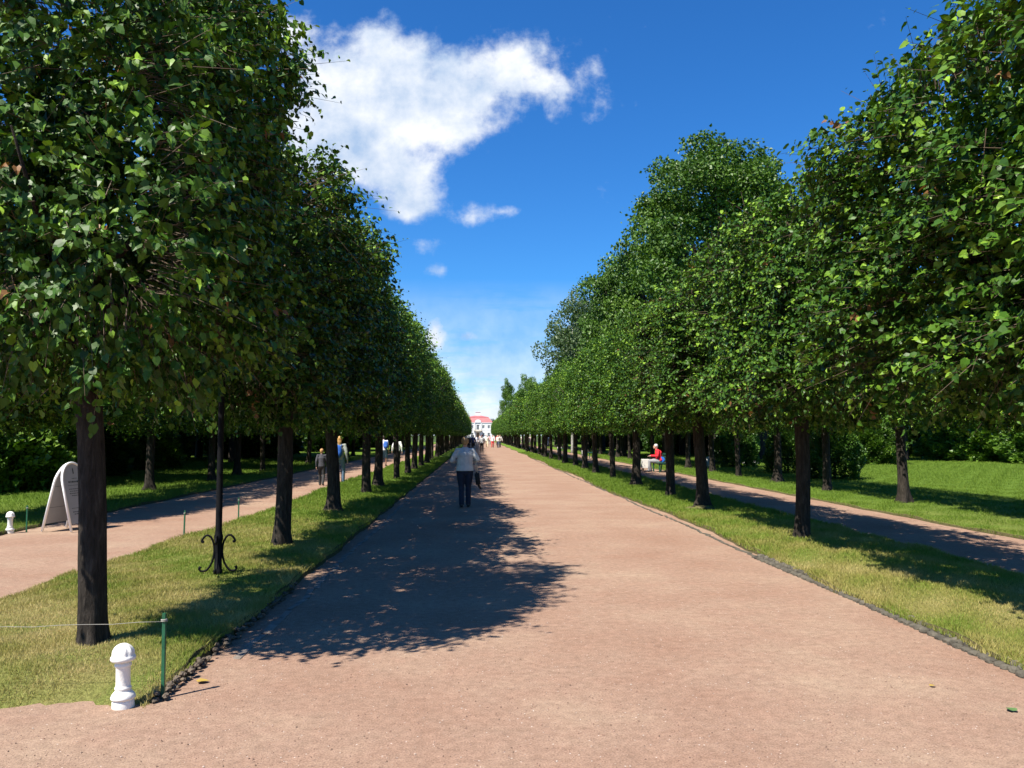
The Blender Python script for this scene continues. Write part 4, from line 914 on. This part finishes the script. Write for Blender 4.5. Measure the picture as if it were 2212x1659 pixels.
# boulders
def rock(px, Y, s, label):
    bm = bmesh.new(); bmesh.ops.create_icosphere(bm, subdivisions=3, radius=1); r = random.Random(px)
    for v in bm.verts: c = v.co.copy(); v.co *= 1+.09*math.sin(c.x*4+px)+.07*math.sin(c.y*5+c.z*3)
    me = bm_mesh('boulder', bm, True); me.materials.append(M_ROCK); o = link('boulder', me, loc=(px2x(px, Y), Y, s[2]*.7)); o.scale = s; tag(o, label, 'boulder')
rock(1528, 42, (.30,.30,.34), 'rounded grey boulder on the lawn right of the seated man')
rock(1620, 46, (.45,.35,.16), 'low pale flat boulder on the lawn beyond the yew shrubs')
# ---------------------------------------------------------------- palace
M_PW = simple('palace_plaster', (.72,.72,.70), .7, .04, .5, .2); M_PR = simple('palace_roof', (.42,.12,.12), .6, .15, .8, .3); M_PG = simple('palace_glass', (.10,.12,.13), .15, .3, .4, 0)
M_TRIM = simple('palace_trim', (.72,.60,.42), .7, .1, .6, 0)
def palace():
    Y = 480; cx = px2x(1032.5, Y); o = empty('palace', (cx, Y, 0), 'small white two storey palace with pink roof closing the avenue', 'building')
    def add(n, f, m, p=None): bm = bmesh.new(); f(bm); me = bm_mesh(n, bm); me.materials.append(m); return link(n, me, p or o)
    Wd, Dp, He = 8.2, 8.0, 9.0
    wins = [-6.3, -3.2, 3.2, 6.3]
    # front wall with real openings, built from piers and spandrels
    def wall(bm):
        xs = [-Wd]; 
        for wx_ in (-6.3, -3.2, 0, 3.2, 6.3):
            hw = .65 if wx_ else .8; xs += [wx_-hw, wx_+hw]
        xs.append(Wd)
        for i in range(0, len(xs), 2): box(bm, ((xs[i]+xs[i+1])/2, 0, He/2), (xs[i+1]-xs[i], .5, He))
        for wx_ in (-6.3, -3.2, 0, 3.2, 6.3):
            hw = .65 if wx_ else .8
            z = [(0, .9), (3.0, 5.7), (7.4, He)] if wx_ else [(3.2, 4.9), (7.6, He)]
            for a, b in z: box(bm, (wx_, 0, (a+b)/2), (hw*2, .496, b-a))
        box(bm, (0, Dp*2-.25, He/2), (Wd*2, .5, He)); box(bm, (-Wd+.25, Dp, He/2), (.5, Dp*2-1, He)); box(bm, (Wd-.25, Dp, He/2), (.5, Dp*2-1, He))
    add('wall', wall, M_PW)
    add('cornice', lambda bm: [box(bm, (0, -.32, He-.15), (Wd*2+.5, .3, .35)), box(bm, (0, -.27, 4.6), (Wd*2, .06, .25))], M_PW)
    def roof(bm):
        def fr(x0, y0, x1, y1, z): return [bm.verts.new((a, b, z)) for a, b in ((x0,y0),(x1,y0),(x1,y1),(x0,y1))]
        A = fr(-Wd-.35, -.5, Wd+.35, Dp*2+.5, He+.06); B = fr(-Wd+2.1, 2.0, Wd-2.1, Dp*2-2, He+3.1); C_ = fr(-Wd+2.5, 2.3, Wd-2.5, Dp*2-2.3, He+3.1); D = fr(-1.6, 7.2, 1.6, 8.8, He+4.2)
        E = fr(-Wd+1.9, 1.8, Wd-1.9, Dp*2-1.8, He+3.12)
        for P_, Q in ((A, B), (E, D)):
            for k in range(4): bm.faces.new((P_[k], P_[(k+1)%4], Q[(k+1)%4], Q[k]))
        bm.faces.new(D); bm.faces.new(list(reversed(A)))
        for v in C_: bm.verts.remove(v)
    rf = add('roof', roof, M_PR)
    add('chimney', lambda bm: [box(bm, (0, 8, He+4.8), (2.9, 2.4, 2.8)), box(bm, (0, 8, He+6.3), (3.3, 2.8, .3))], M_PW, rf)
    def gable(bm):
        pts = [(-1.75, He-.1), (-1.75, He+.5)] + [(-1.75*math.cos(a), He+.5+1.3*math.sin(a)) for a in [R(12*k) for k in range(1, 15)]] + [(1.75, He+.5), (1.75, He-.1)]
        pts = [(x*1.0, z) for x, z in pts]; A = [bm.verts.new((x, -.62, z)) for x, z in pts]; B = [bm.verts.new((x, 1.2, z)) for x, z in pts]; bm.faces.new(A); bm.faces.new(list(reversed(B)))
        for i in range(len(pts)): j = (i+1) % len(pts); bm.faces.new((A[j], A[i], B[i], B[j]))
    add('gable', gable, M_PW)
    add('pilaster', lambda bm: box(bm, (-1.9, -.36, He/2), (.6, .2, He-.02)), M_PW); add('pilaster', lambda bm: box(bm, (1.9, -.36, He/2), (.6, .2, He-.02)), M_PW)
    def window(wx_, z0, z1, hw):
        f = add('window', lambda bm: box(bm, (wx_, .08, (z0+z1)/2), (hw*2, .04, z1-z0)), M_PG)
        def fr_(bm):
            for s_ in (-1, 1): box(bm, (wx_+s_*(hw-.05), .0, (z0+z1)/2), (.1, .12, z1-z0))
            box(bm, (wx_, .0, (z0+z1)/2), (.08, .1, z1-z0-.01)); 
            for k in range(1, 3): box(bm, (wx_, -.02, z0+(z1-z0)*k/3), (hw*2-.2, .08, .06))
        add('frame', fr_, M_PW, f)
    for wx_ in wins: window(wx_, .9, 3.0, .65); window(wx_, 5.7, 7.4, .65)
    window(0, 4.9, 7.6, .8)
    dr = add('door', lambda bm: box(bm, (0, .0, 1.6), (1.6, .1, 3.2)), simple('palace_door', (.22,.13,.06), .6)); add('door_frame', lambda bm: [box(bm, (-.95, -.4, 1.7), (.3, .3, 3.4)), box(bm, (.95, -.4, 1.7), (.3, .3, 3.4)), box(bm, (0, -.4, 3.45), (2.4, .34, .3))], M_TRIM)
    bl = add('balcony', lambda bm: box(bm, (0, -1.1, 4.35), (4.6, 1.3, .2)), M_TRIM)
    def rail(bm):
        box(bm, (0, -1.7, 5.3), (4.5, .06, .08)); 
        for k in range(24): box(bm, (-2.2+k*.19, -1.7, 4.86), (.05, .05, .82))
    add('railing', rail, M_IRON, bl)
    for s_ in (-1, 1): add('bracket', lambda bm: box(bm, (s_*1.95, -1.0, 3.75), (.5, .9, .98)), simple('palace_bracket', (.22,.2,.2), .8), bl)
    add('steps', lambda bm: [box(bm, (0, -1.2-.35*k, .3-.09*k), (4-.0*k, .35, .6-.18*k)) for k in range(3)], M_STONE)
palace()
